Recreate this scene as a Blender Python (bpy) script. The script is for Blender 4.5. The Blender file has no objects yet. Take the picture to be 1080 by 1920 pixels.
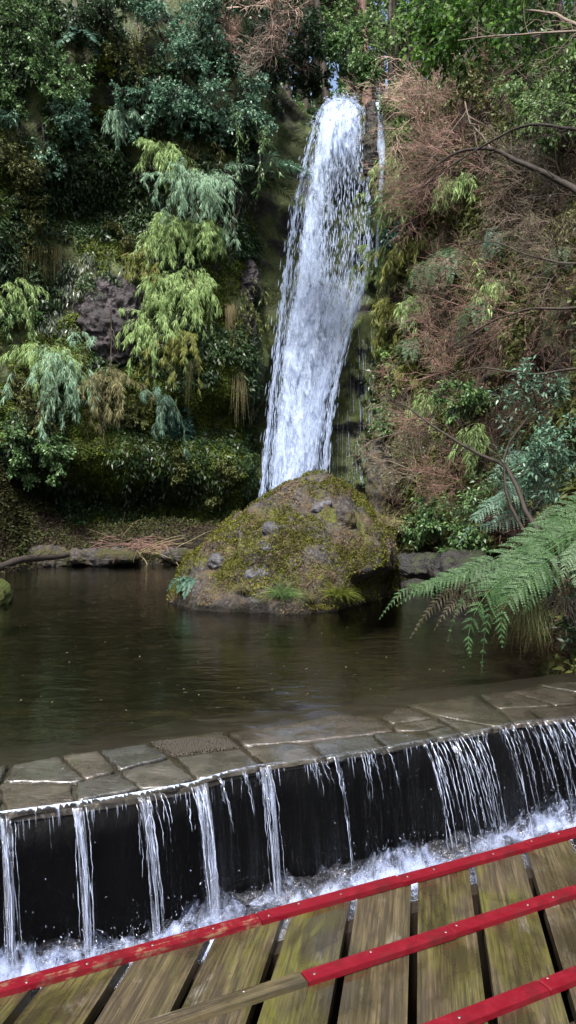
import bpy, math, random
import numpy as np
from mathutils import Vector
from mathutils.bvhtree import BVHTree

rng = np.random.default_rng(7)
random.seed(7)
SC = bpy.context.scene
COL = SC.collection

# ------------------------------------------------------------------ camera geometry
FPX, HOR, CAMZ = 1387.0, 940.0, 1.7


def P(u, v, y):
    """world point seen at photo pixel (u, v) at distance y"""
    return np.array([(u - 540.0) / FPX * y, y, CAMZ + (HOR - v) / FPX * y])


def G(u, v, z=0.0):
    """world point of photo pixel (u, v) on the level z"""
    return P(u, v, (CAMZ - z) * FPX / (v - HOR))


# ------------------------------------------------------------------ numpy noise
def _h(ix, iy, iz, seed):
    n = (ix * 374761393 + iy * 668265263 + iz * 2147483647 + seed * 974711) & 0xFFFFFFFF
    n = ((n ^ (n >> 13)) * 1274126177) & 0xFFFFFFFF
    n = (n ^ (n >> 16)) & 0xFFFFFFFF
    return n.astype(np.float64) / 4294967295.0 * 2 - 1


def vnoise(p, seed=0):
    p = np.asarray(p, float)
    i = np.floor(p).astype(np.int64)
    f = p - i
    f = f * f * (3 - 2 * f)
    out = 0
    for dx in (0, 1):
        for dy in (0, 1):
            for dz in (0, 1):
                w = (f[..., 0] if dx else 1 - f[..., 0]) * (f[..., 1] if dy else 1 - f[..., 1]) * (f[..., 2] if dz else 1 - f[..., 2])
                out = out + w * _h(i[..., 0] + dx, i[..., 1] + dy, i[..., 2] + dz, seed)
    return out


def fbm(p, octv=4, seed=0, ridged=False):
    p = np.asarray(p, float)
    a, s, t = 1.0, 0, 0
    for o in range(octv):
        n = vnoise(p * (2.03 ** o) + o * 17.3, seed + o)
        if ridged:
            n = 1 - 2 * np.abs(n)
        s = s + a * n
        t += a
        a *= 0.5
    return s / t


def norm(a):
    a = np.asarray(a, float)
    return a / (np.linalg.norm(a, axis=-1, keepdims=True) + 1e-12)


def sstep(a, b, x):
    t = np.clip((x - a) / (b - a), 0, 1)
    return t * t * (3 - 2 * t)


# ------------------------------------------------------------------ mesh making
def mesh(name, V, quads=None, tris=None, uv=None, smooth=False):
    V = np.asarray(V, np.float32).reshape(-1, 3)
    nq = 0 if quads is None else len(quads)
    nt = 0 if tris is None else len(tris)
    loops = []
    starts = []
    if nq:
        loops.append(np.asarray(quads, np.int32).ravel())
        starts.append(np.arange(nq, dtype=np.int32) * 4)
    if nt:
        loops.append(np.asarray(tris, np.int32).ravel())
        starts.append(nq * 4 + np.arange(nt, dtype=np.int32) * 3)
    loops = np.concatenate(loops)
    starts = np.concatenate(starts)
    me = bpy.data.meshes.new(name)
    me.vertices.add(len(V))
    me.vertices.foreach_set("co", V.ravel())
    me.loops.add(len(loops))
    me.loops.foreach_set("vertex_index", loops)
    me.polygons.add(len(starts))
    me.polygons.foreach_set("loop_start", starts)
    if uv is not None:
        l = me.uv_layers.new(name="UVMap")
        l.data.foreach_set("uv", np.asarray(uv, np.float32)[loops].ravel())
    me.update(calc_edges=True)
    if smooth:
        me.polygons.foreach_set("use_smooth", np.ones(len(starts), bool))
    return me


def link(name, me, mat=None, parent=None, loc=None):
    o = bpy.data.objects.new(name, me)
    COL.objects.link(o)
    if mat is not None and me is not None and len(me.materials) == 0:
        me.materials.append(mat)
    if parent is not None:
        o.parent = parent
    if loc is not None:
        o.location = loc
    return o


def tag(o, label, cat, group=None):
    o["label"] = label
    o["category"] = cat
    if group:
        o["group"] = group
    return o


def struct(o, label=None, cat=None, kind="structure"):
    o["kind"] = kind
    if label:
        o["label"] = label
        o["category"] = cat
    return o


def thing(name, label, cat, loc=(0, 0, 0), group=None):
    o = bpy.data.objects.new(name, None)
    o.empty_display_size = 0.2
    COL.objects.link(o)
    o.location = loc
    return tag(o, label, cat, group)


def grid_quads(nr, nc, closed=False):
    r = np.arange(nr - 1)[:, None]
    c = np.arange(nc if closed else nc - 1)[None, :]
    c2 = (c + 1) % nc
    return np.stack([r * nc + c, r * nc + c2, (r + 1) * nc + c2, (r + 1) * nc + c], -1).reshape(-1, 4)


def join(parts):
    """[(V, quads)] -> V, quads"""
    V, Q, o = [], [], 0
    for v, q in parts:
        v = np.asarray(v).reshape(-1, 3)
        V.append(v)
        Q.append(np.asarray(q) + o)
        o += len(v)
    return np.concatenate(V), np.concatenate(Q)


def tubes(C, R, k=3):
    """C (M,n,3) centre lines, R (M,n) radii -> V, quads"""
    C = np.asarray(C, float)
    M, n, _ = C.shape
    R = np.broadcast_to(np.asarray(R, float), (M, n))
    T = norm(np.gradient(C, axis=1))
    ref = np.where(np.abs(T[..., 2:3]) > 0.9, np.array([1.0, 0, 0]), np.array([0, 0, 1.0]))
    A = norm(np.cross(T, ref))
    B = np.cross(T, A)
    a = np.arange(k) / k * 2 * math.pi
    V = C[:, :, None, :] + R[..., None, None] * (A[:, :, None, :] * np.cos(a)[:, None] + B[:, :, None, :] * np.sin(a)[:, None])
    q = grid_quads(n, k, True)
    Q = (np.arange(M)[:, None, None] * (n * k) + q[None]).reshape(-1, 4)
    return V.reshape(-1, 3), Q


def walk(p, d, L, n, jit=0.15, grav=0.0, r=None):
    """M curves of n points from p along d, random walk, grav bends them down"""
    r = r or rng
    M = len(p)
    d = norm(d)
    st = (np.broadcast_to(np.asarray(L, float), (M,)) / (n - 1))[:, None]
    out = [p]
    for i in range(n - 1):
        d = norm(d + r.normal(0, jit, (M, 3)) + np.array([0, 0, -1.0]) * np.asarray(grav) * (1 if np.ndim(grav) == 0 else 1))
        p = p + d * st
        out.append(p)
    return np.stack(out, 1)


def sprout(C, per, L, n, spread=0.8, jit=0.15, grav=0.0, t0=0.2, up=0.0, r=None):
    """children on the curves C"""
    r = r or rng
    M, m, _ = C.shape
    k = M * per
    idx = np.repeat(np.arange(M), per)
    t = t0 + (1 - t0) * r.random(k)
    x = t * (m - 1)
    i = np.minimum(x.astype(int), m - 2)
    f = (x - i)[:, None]
    p = C[idx, i] * (1 - f) + C[idx, i + 1] * f
    tg = norm(C[idx, i + 1] - C[idx, i])
    rd = norm(r.normal(0, 1, (k, 3)))
    side = norm(rd - tg * (rd * tg).sum(-1, keepdims=True))
    d = norm(tg + side * spread * (0.6 + 0.8 * r.random((k, 1))) + np.array([0, 0, up]))
    Ls = L * (0.55 + 0.7 * r.random(k)) * (1.15 - 0.6 * t)
    return walk(p, d, Ls, n, jit, grav, r)


def leaves(p, d, nrm, L, W, droop=0.0, shape=0.42):
    """rhombic leaves -> V, quads. p,d,nrm (N,3), L,W (N,)"""
    N = len(p)
    d = norm(d)
    L = np.broadcast_to(np.asarray(L, float), (N,))[:, None]
    W = np.broadcast_to(np.asarray(W, float), (N,))[:, None]
    s = norm(np.cross(d, nrm))
    nn = np.cross(s, d)
    mid = p + d * L * shape + nn * L * 0.05
    tip = p + d * L - nn * L * 0.08 - np.array([0, 0, 1.0]) * droop * L
    V = np.stack([p, mid - s * W * 0.5, tip, mid + s * W * 0.5], 1)
    Q = np.arange(N * 4).reshape(N, 4)
    return V.reshape(-1, 3), Q


def on_curves(C, per, t0=0.1, r=None):
    r = r or rng
    M, m, _ = C.shape
    k = M * per
    idx = np.repeat(np.arange(M), per)
    x = (t0 + (1 - t0) * r.random(k)) * (m - 1)
    i = np.minimum(x.astype(int), m - 2)
    f = (x - i)[:, None]
    return C[idx, i] * (1 - f) + C[idx, i + 1] * f, norm(C[idx, i + 1] - C[idx, i])


def leafy(C, per, L, W, out=1.0, upb=0.8, droop=0.1, t0=0.1, down=0.0, r=None):
    """leaves along the curves"""
    r = r or rng
    p, t = on_curves(C, per, t0, r)
    k = len(p)
    rd = norm(r.normal(0, 1, (k, 3)))
    d = norm(t + rd * out + np.array([0, 0, -down]))
    n = norm(r.normal(0, 0.6, (k, 3)) + np.array([0, -0.25, upb]))
    s = 0.65 + 0.7 * r.random(k)
    return leaves(p, d, n, L * s, W * s, droop)


# ------------------------------------------------------------------ materials
class NT:
    def __init__(self, name):
        self.m = bpy.data.materials.new(name)
        self.m.use_nodes = True
        self.t = self.m.node_tree
        self.t.nodes.clear()
        self.out = self.t.nodes.new("ShaderNodeOutputMaterial")

    def n(self, typ, **kw):
        nd = self.t.nodes.new("ShaderNode" + typ)
        for k, v in kw.items():
            if k.startswith("_"):
                setattr(nd, k[1:], v)
            else:
                key = k.replace("__", " ")
                s = nd.inputs[int(k[1:])] if (k[0] == "i" and k[1:].isdigit()) else nd.inputs[key]
                if isinstance(v, bpy.types.NodeSocket):
                    self.t.links.new(v, s)
                else:
                    s.default_value = v
        return nd

    def l(self, a, b):
        self.t.links.new(a, b)

    def surf(self, s):
        self.l(s, self.out.inputs["Surface"])
        return self.m

    def coord(self, kind="Object", scale=(1, 1, 1), loc=(0, 0, 0), rot=(0, 0, 0)):
        c = self.n("TexCoord")
        return self.n("Mapping", Vector=c.outputs[kind], Scale=scale, Location=loc, Rotation=rot).outputs[0]

    def noise(self, vec, scale, detail=5.0, rough=0.55, dist=0.0):
        return self.n("TexNoise", Vector=vec, Scale=scale, Detail=detail, Roughness=rough, Distortion=dist).outputs["Fac"]

    def ramp(self, fac, stops, interp="LINEAR"):
        nd = self.n("ValToRGB", Fac=fac)
        nd.color_ramp.interpolation = interp
        e = nd.color_ramp.elements
        while len(e) < len(stops):
            e.new(0.5)
        for x, (pos, c) in zip(e, stops):
            x.position = pos
            x.color = (c, c, c, 1) if not hasattr(c, "__len__") else (*c, 1)
        return nd.outputs["Color"]

    def mix(self, fac, a, b, blend="MIX"):
        nd = self.t.nodes.new("ShaderNodeMix")
        nd.data_type = "RGBA"
        nd.blend_type = blend
        for s, v in ((nd.inputs[0], fac), (nd.inputs[6], a), (nd.inputs[7], b)):
            if isinstance(v, bpy.types.NodeSocket):
                self.l(v, s)
            elif s == nd.inputs[0]:
                s.default_value = v
            else:
                s.default_value = (*v, 1)
        return nd.outputs[2]

    def math(self, op, a, b=0.0, clamp=False):
        nd = self.t.nodes.new("ShaderNodeMath")
        nd.operation = op
        nd.use_clamp = clamp
        for s, v in zip(nd.inputs, (a, b)):
            if isinstance(v, bpy.types.NodeSocket):
                self.l(v, s)
            else:
                s.default_value = v
        return nd.outputs[0]

    def bump(self, h, strength=0.5, dist=0.05):
        return self.n("Bump", Height=h, Strength=strength, Distance=dist).outputs[0]

    def bsdf(self, color, rough=0.6, normal=None, spec=0.5, **kw):
        b = self.n("BsdfPrincipled")
        for key, v in (("Base Color", color), ("Roughness", rough), ("Specular IOR Level", spec), ("Normal", normal)):
            if v is None:
                continue
            if isinstance(v, bpy.types.NodeSocket):
                self.l(v, b.inputs[key])
            else:
                b.inputs[key].default_value = (*v, 1) if hasattr(v, "__len__") else v
        for k, v in kw.items():
            s = b.inputs[k.replace("__", " ")]
            if isinstance(v, bpy.types.NodeSocket):
                self.l(v, s)
            else:
                s.default_value = v
        return b.outputs[0]

    def mixs(self, fac, a, b):
        nd = self.t.nodes.new("ShaderNodeMixShader")
        if isinstance(fac, bpy.types.NodeSocket):
            self.l(fac, nd.inputs[0])
        else:
            nd.inputs[0].default_value = fac
        self.l(a, nd.inputs[1])
        self.l(b, nd.inputs[2])
        return nd.outputs[0]


def leaf_mat(name, c1, c2, c3, rough=0.42, trans=0.32, spec=0.45):
    """leaf colour varies from leaf to leaf"""
    t = NT(name)
    rnd = t.n("NewGeometry").outputs["Random Per Island"]
    col = t.ramp(rnd, [(0.0, c1), (0.55, c2), (1.0, c3)])
    big = t.noise(t.coord("Object"), 1.3, 2.0)
    col = t.mix(t.ramp(big, [(0.35, 0.0), (0.7, 0.55)]), col, c1)
    b = t.bsdf(col, rough, spec=spec)
    tr = t.n("BsdfTranslucent", Color=col).outputs[0]
    return t.surf(t.mixs(trans, b, tr))


def bark_mat(name, c1, c2, rough=0.75, scale=14.0):
    t = NT(name)
    v = t.coord("Object", (1, 1, 0.35))
    n = t.noise(v, scale, 6)
    rnd = t.n("NewGeometry").outputs["Random Per Island"]
    col = t.mix(t.ramp(n, [(0.3, 0.0), (0.7, 1.0)]), c1, c2)
    col = t.mix(t.ramp(rnd, [(0.0, 0.0), (1.0, 0.7)]), col, c2)
    return t.surf(t.bsdf(col, rough, t.bump(n, 0.5, 0.02), spec=0.3))
# ================================================================== gorge walls
CTRL = [  # x, y, height of the rim, lean
    (-19, -8, 14, .15), (-15.5, 3, 16, .15), (-12.6, 10, 20, .12), (-10.5, 15, 22, .10), (-8.8, 18.6, 24, .08),
    (-7, 20.6, 24, .06), (-4.5, 21.8, 24, .05), (-2.6, 22.4, 23, .05), (-1.6, 23.1, 21, .04), (-1.15, 24.2, 17.5, .03),
    (0, 25.0, 15.4, .02), (1.4, 25.1, 14.9, .02), (2.3, 25.0, 15.0, .02), (2.9, 24.2, 15.0, .02), (3.05, 22.8, 14.6, .04),
    (3.0, 21, 13, .10), (3.2, 18.5, 12, .19), (3.6, 15.5, 11, .24), (3.8, 12.5, 10.5, .27), (3.55, 10, 10, .28),
    (3.35, 8, 9, .30), (3.9, 6.2, 7, .38), (6, 4, 6, .4), (11, 1, 6, .4), (15, -8, 6, .4)]


def catmull(A, per):
    A = np.asarray(A, float)
    E = np.vstack([2 * A[0] - A[1], A, 2 * A[-1] - A[-2]])
    out = []
    for i in range(len(A) - 1):
        p0, p1, p2, p3 = E[i:i + 4]
        n = max(2, int(np.linalg.norm((p2 - p1)[:2]) / per))
        t = np.linspace(0, 1, n, endpoint=False)[:, None]
        out.append(0.5 * (2 * p1 + (p2 - p0) * t + (2 * p0 - 5 * p1 + 4 * p2 - p3) * t ** 2 + (3 * p1 - p0 - 3 * p2 + p3) * t ** 3))
    out.append(A[-1:])
    return np.vstack(out)


def bumpf(x, c, w):
    return np.exp(-((x - c) / w) ** 2)


def gorge():
    K = catmull(CTRL, 0.13)
    n = len(K)
    T = norm(np.gradient(K[:, :2], axis=0))
    IN = np.stack([T[:, 1], -T[:, 0]], 1)
    for _ in range(6):
        IN = norm(np.vstack([IN[:1], (IN[:-2] + IN[1:-1] * 2 + IN[2:]) / 4, IN[-1:]]))
    nf, npl = 150, 26
    t = np.linspace(0, 1, nf)[:, None]
    Z = -1.2 + t * (K[:, 2][None] + 1.2)
    X0, Y0 = K[:, 0][None] + 0 * Z, K[:, 1][None] + 0 * Z
    # shape of the face, metres towards the open gorge
    d = -K[:, 3][None] * np.maximum(Z, 0)
    left = sstep(0.2, -1.2, X0) * sstep(14, 18, Y0)
    Zt = Z
    Z = Z + 0.55 * sstep(-5.5, -2.0, X0) * sstep(4.5, 2.5, Z) + 0.55 * fbm(np.stack([X0 * .55, 0 * X0 + 3, Z * .25], -1), 3, 7) + 0.2 * fbm(np.stack([X0 * 2.1, 0 * X0 + 9, Z * .8], -1), 2, 8)
    cave = bumpf(Z, 1.75, 0.75) * sstep(-9.2, -7.4, X0) * sstep(-0.8, -3.6, X0)
    d = d + left * (-2.3 * cave)
    d = d + left * 0.40 * bumpf(Z, 3.1, 0.75) * sstep(-9, -7, X0)
    d = d + left * (-0.55) * bumpf(Z, 4.2, 0.4) * sstep(-4.3, -3.6, X0)
    d = d + left * 0.55 * sstep(4.4, 5.0, Z) * sstep(8.5, 6.0, Z) * sstep(-4.6, -3.4, X0)
    d = d + left * (-0.9) * bumpf(Z, 7.1, 0.7) * bumpf(X0, -7.4, 0.5)
    d = d + left * 0.5 * sstep(10.0, 13.5, Z)
    d = d + left * (-0.8) * bumpf(Z, 10.2, 1.0) * bumpf(X0, -5.6, 1.6)
    d = d + left * (-0.9) * bumpf(Z, 12.8, 0.9) * bumpf(X0, -5.3, 1.1)
    Z = Zt
    # ledge to the right of the fall
    right = sstep(0.9, 1.5, X0) * sstep(22.0, 23.6, Y0)
    d = d + right * 0.55 * sstep(8.2, 7.2, Z)
    rh = sstep(2.5, 3.2, X0) * sstep(23.5, 21.5, Y0)
    d = d + rh * (-0.5) * bumpf(Z, 0.5, 0.55)
    Q3 = np.stack([X0, Y0, Z], -1)
    d = d + 0.55 * fbm(Q3 * 0.45, 3, 3) + 0.30 * fbm(Q3 * np.array([1.1, 1.1, 1.5]), 3, 11, True) + 0.10 * fbm(Q3 * 4.2, 3, 21, True)
    X = X0 + IN[:, 0][None] * d
    Y = Y0 + IN[:, 1][None] * d
    # plateau behind the rim
    g = (np.linspace(0, 1, npl + 1)[1:, None]) ** 1.6 * 30
    Xp = X[-1:] - IN[:, 0][None] * g
    Yp = Y[-1:] - IN[:, 1][None] * g
    Zp = Z[-1:] + 0.42 * g * sstep(0, 6, g) + 0.5 * fbm(np.stack([Xp, Yp, 0 * Xp], -1) * 0.5, 3, 5) * sstep(0, 2, g)
    V = np.stack([np.vstack([X, Xp]), np.vstack([Y, Yp]), np.vstack([Z, Zp])], -1)
    return V


GV = gorge()
GR, GC = GV.shape[:2]
isplit = int(np.argmin(np.abs(GV[0, :, 0] - 2.75) + (GV[0, :, 1] < 22.5) * 9))
GQ = grid_quads(GR, GC)
BVH = BVHTree.FromPolygons([tuple(x) for x in GV.reshape(-1, 3)], [tuple(q) for q in GQ.tolist()])


def hit(u, v, fallback=20.0):
    """point and normal of the gorge wall seen at photo pixel (u, v)"""
    d = Vector(P(u, v, 1.0)) - Vector((0, 0, CAMZ))
    loc, nor, _, dist = BVH.ray_cast(Vector((0, 0, CAMZ)), d.normalized())
    if loc is None:
        return P(u, v, fallback), np.array([0, -1.0, 0.2])
    nor = np.array(nor)
    if nor @ np.array(d) > 0:
        nor = -nor
    return np.array(loc), nor


def rock_mat(name, dark, mid, pale, moss, moss_amt, rough=0.5, wetdark=1.0):
    t = NT(name)
    v = t.coord("Object")
    big = t.noise(v, 0.55, 4)
    n = t.noise(v, 2.6, 8, 0.62)
    f = t.noise(v, 15, 6, 0.65)
    col = t.ramp(n, [(0.30, dark), (0.52, mid), (0.72, pale)])
    col = t.mix(t.ramp(f, [(0.35, 0.75), (0.6, 0.0)]), col, dark)
    mm = t.noise(v, 1.1, 7, 0.65)
    up = t.n("SeparateXYZ", Vector=t.n("NewGeometry").outputs["Normal"]).outputs["Z"]
    mf = t.math("ADD", mm, t.math("MULTIPLY", up, 0.16))
    mcol = t.ramp(f, [(0.3, tuple(c * 0.45 for c in moss)), (0.55, moss), (0.8, tuple(min(1, c * 1.5) for c in moss))])
    col = t.mix(t.ramp(mf, [(0.62 - moss_amt * 0.3, 0.0), (0.70 - moss_amt * 0.3, 1.0)]), col, mcol)
    h = t.math("ADD", t.math("MULTIPLY", n, 1.0), t.math("MULTIPLY", f, 0.45))
    r = t.ramp(big, [(0.3, rough - 0.15), (0.7, rough + 0.25)])
    return t.surf(t.bsdf(col, r, t.bump(h, 0.9, 0.12), spec=0.4))


M_CLIFF = rock_mat("wet_mossy_rock", (.007, .006, .005), (.024, .021, .017), (.065, .056, .052), (.045, .062, .011), 0.80)
M_HILL = rock_mat("leaf_littered_slope", (.012, .009, .006), (.032, .022, .014), (.07, .045, .03), (.035, .045, .012), 0.35, 0.8)

Vl, Vr = GV[:, :isplit + 1], GV[:, isplit:]
cliff = link("cliff", mesh("cliff", Vl.reshape(-1, 3), grid_quads(GR, Vl.shape[1]), smooth=True), M_CLIFF)
struct(cliff)
hill = link("hillside", mesh("hillside", Vr.reshape(-1, 3), grid_quads(GR, Vr.shape[1]), smooth=True), M_HILL)
struct(hill)


# ================================================================== the ground: pool bed, banks, basin
QD = np.array([math.cos(math.radians(26.3)), math.sin(math.radians(26.3))])     # along the weir and the deck strips
ND = np.array([-QD[1], QD[0]])                                                 # upstream


def ground_z(X, Y):
    perp = X * ND[0] + Y * ND[1]
    p = np.stack([X, Y, 0 * X], -1)
    z = -0.52 + 0.10 * fbm(p * 0.9, 4, 31)
    # left and far bank
    far = Y + 0.35 * fbm(p * 0.5, 3, 33) * 2
    edge = 19.7 + 0.10 * np.maximum(0, X + 1.5) * 12
    bank = sstep(edge - 0.6, edge + 2.2, far) * sstep(-0.4, -2.2, X)
    z = z + bank * (1.55 + 0.35 * fbm(p * 1.3, 4, 35))
    m = np.exp(-(((X + 8.3) / 1.5) ** 2 + ((Y - 19.0) / 1.8) ** 2))
    z = z + m * 2.6 + m * 0.7 * fbm(p * 1.6, 4, 39)
    lb = sstep(-7.2, -9.5, X + 0.15 * (12 - np.minimum(Y, 19)) * 0.6) * sstep(1, 5, Y)
    z = z + lb * 1.9
    # below the weir
    z = np.where(perp < 4.75, np.minimum(z, -1.15 + 0.06 * fbm(p * 2, 3, 37)), z)
    # dark earth under the boardwalk
    z = np.where(perp < 2.5, -1.15 + 0.75 * sstep(2.45, 2.25, perp) + 0.05 * fbm(p * 2, 3, 38), z)
    out = np.maximum(0, np.hypot(X, Y - 10) - 22)
    return z + out * 0.0


def bed_mat():
    t = NT("pool_bed_and_bank")
    v = t.coord("Object")
    n = t.noise(v, 3.0, 8, 0.65)
    f = t.noise(v, 22, 5, 0.7)
    vor = t.n("TexVoronoi", Vector=v, Scale=16.0)
    col = t.ramp(n, [(0.34, (.0025, .002, .0016)), (0.52, (.014, .012, .008)), (0.70, (.075, .062, .038))])
    col = t.mix(t.ramp(f, [(0.5, 0.0), (0.72, 0.8)]), col, (.055, .048, .031))
    col = t.mix(t.ramp(vor.outputs["Distance"], [(0.0, 0.0), (0.5, 0.5)]), col, (.012, .012, .007))
    return t.surf(t.bsdf(col, 0.8, t.bump(t.math("ADD", n, f), 0.7, 0.06), spec=0.25))


def uneven(lo, hi, dense_lo, dense_hi, coarse, fine):
    a = np.arange(lo, dense_lo, coarse)
    b = np.arange(dense_lo, dense_hi, fine)
    c = np.arange(dense_hi, hi + coarse, coarse)
    return np.concatenate([a, b, c])


gx = uneven(-46, 46, -11, 6, 1.8, 0.13)
gy = uneven(-34, 60, 2, 26, 1.8, 0.13)
GX, GY = np.meshgrid(gx, gy)
GZ = ground_z(GX, GY)
ground = link("ground", mesh("ground", np.stack([GX, GY, GZ], -1), grid_quads(len(gy), len(gx)), smooth=True), bed_mat())
struct(ground)


# ================================================================== water
def water_mat(name, tint, bump_s, streak, refl=1.0):
    t = NT(name)
    v1 = t.coord("Object", (0.9, 2.3, 1))
    v2 = t.coord("Object", (1, 1, 1))
    a = t.noise(v1, 2.2, 3, 0.5, 0.6)
    b = t.noise(v1, 7.0, 3, 0.55, 0.4)
    c = t.noise(v2, 0.35, 2)
    h = t.math("ADD", t.math("MULTIPLY", a, 1.0), t.math("MULTIPLY", b, 0.45))
    h = t.math("MULTIPLY", h, t.ramp(c, [(0.3, 0.45), (0.7, 1.0)]))
    nb = t.bump(h, bump_s, 0.10)
    fr = t.n("Fresnel", IOR=1.34, Normal=nb).outputs[0]
    fr = t.math("MULTIPLY", fr, refl, True)
    gl = t.n("BsdfGlossy", Color=(1, 1, 1, 1), Roughness=0.03, Normal=nb).outputs[0]
    dp = t.n("Attribute", _attribute_name="depth").outputs["Fac"]
    tr = t.n("BsdfTransparent", Color=t.mix(dp, (.93, .92, .88), tint)).outputs[0]
    return t.surf(t.mixs(fr, tr, gl))


M_POOL = water_mat("pool_water", (.44, .43, .35), 0.16, 1)
LIP_PX = [(0, 1535), (100, 1522), (200, 1506), (280, 1491), (360, 1476), (430, 1453), (490, 1440), (610, 1422), (720, 1404),
          (818, 1385), (900, 1372), (965, 1356), (1080, 1345)]
LIP = np.array([G(u, v)[:2] for u, v in LIP_PX])
al = LIP @ QD
pe = LIP @ ND
A_S = np.arange(-7.5, 8.5, 0.01)
PE_S = np.interp(A_S, al, pe, left=pe[0], right=pe[-1]) + 0.006 * fbm(np.stack([A_S * 6, 0 * A_S, 0 * A_S], -1), 3, 41)


def lip_xy(a):
    p = np.interp(a, A_S, PE_S)
    return np.asarray(a)[..., None] * QD + p[..., None] * ND


# pool surface from the lip of the weir back to the cliffs; finer where the current gathers towards the lip
pa = np.concatenate([np.arange(-14, -1, 0.6), np.arange(-1, 6.6, 0.03), np.arange(6.6, 16.5, 0.6)])
pq = np.concatenate([np.arange(0.02, 2.4, 0.025), np.arange(2.4, 25, 0.8)])
lp0 = np.interp(pa, A_S, PE_S)
PA, PQ = np.meshgrid(pa, pq)
PP = lp0[None] + PQ
pk = np.stack([PA * QD[0] + PP * ND[0], PA * QD[1] + PP * ND[1], 0 * PA], -1)
msk = np.exp(-((PA - 2.5) / 0.7) ** 2 - ((PQ - 0.75) / 0.6) ** 2) + 0.35 * np.exp(-((PA - 4.2) / 1.0) ** 2 - ((PQ - 0.5) / 0.4) ** 2)
rp = np.stack([pk[..., 0] * 1.7 + pk[..., 1] * .5, pk[..., 1] * 4.2 - pk[..., 0] * .9, 0 * PA], -1)
pk[..., 2] = msk * (0.055 * fbm(rp, 2, 45) + 0.003 * fbm(rp * 2.7, 2, 47)) * sstep(0.0, 0.25, PQ)
pme = mesh("water", pk, grid_quads(*PA.shape), smooth=True)
pme.attributes.new("depth", "FLOAT", "POINT").data.foreach_set("value", sstep(1.0, 2.2, PQ - 0.15 * np.maximum(0, 0)).astype(np.float32).ravel())
pool = link("water", pme, M_POOL)
struct(pool)
# ================================================================== weir
def slab_mat():
    t = NT("wet_flagstone")
    v = t.coord("Object")
    oi = t.n("ObjectInfo").outputs["Random"]
    n = t.noise(v, 4.5, 8, 0.62, 0.4)
    f = t.noise(v, 40, 5, 0.65)
    lay = t.noise(t.coord("Object", (2, 9, 2), rot=(0, 0, 0.5)), 5, 5, 0.6)
    base = t.ramp(oi, [(0.0, (.058, .060, .056)), (0.25, (.092, .076, .056)), (0.5, (.042, .052, .054)), (0.75, (.090, .082, .070)), (1.0, (.070, .056, .046))])
    col = t.mix(t.ramp(n, [(0.36, 0.85), (0.66, 0.0)]), base, (.028, .026, .022))
    col = t.mix(t.ramp(lay, [(0.55, 0.0), (0.75, 0.45)]), col, (.10, .09, .073))
    col = t.mix(t.ramp(f, [(0.4, 0.3), (0.65, 0.0)]), col, (.02, .02, .017))
    r = t.ramp(n, [(0.35, 0.13), (0.65, 0.42)])
    silt = t.noise(v, 2.2, 6, 0.7, 0.8)
    col = t.mix(t.ramp(silt, [(0.50, 0.0), (0.64, 0.6)]), col, (.028, .028, .016))
    return t.surf(t.bsdf(col, r, t.bump(t.math("ADD", t.math("ADD", n, lay), t.math("MULTIPLY", f, 0.3)), 0.75, 0.022), spec=0.6, Coat__Weight=0.7, Coat__Roughness=0.08))


def gravel_mat():
    t = NT("exposed_gravel")
    v = t.coord("Object")
    vo = t.n("TexVoronoi", Vector=v, Scale=85.0)
    col = t.mix(t.ramp(vo.outputs["Distance"], [(0.1, 0.0), (0.6, 0.9)]), (.10, .085, .062), (.012, .011, .009))
    return t.surf(t.bsdf(col, 0.45, t.bump(vo.outputs["Distance"], 1.0, 0.02), spec=0.4))


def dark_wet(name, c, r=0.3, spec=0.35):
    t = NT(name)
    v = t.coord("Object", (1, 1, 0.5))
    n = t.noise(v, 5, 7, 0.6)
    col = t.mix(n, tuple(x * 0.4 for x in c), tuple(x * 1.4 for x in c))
    return t.surf(t.bsdf(col, r, t.bump(n, 0.6, 0.05), spec=spec))


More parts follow.
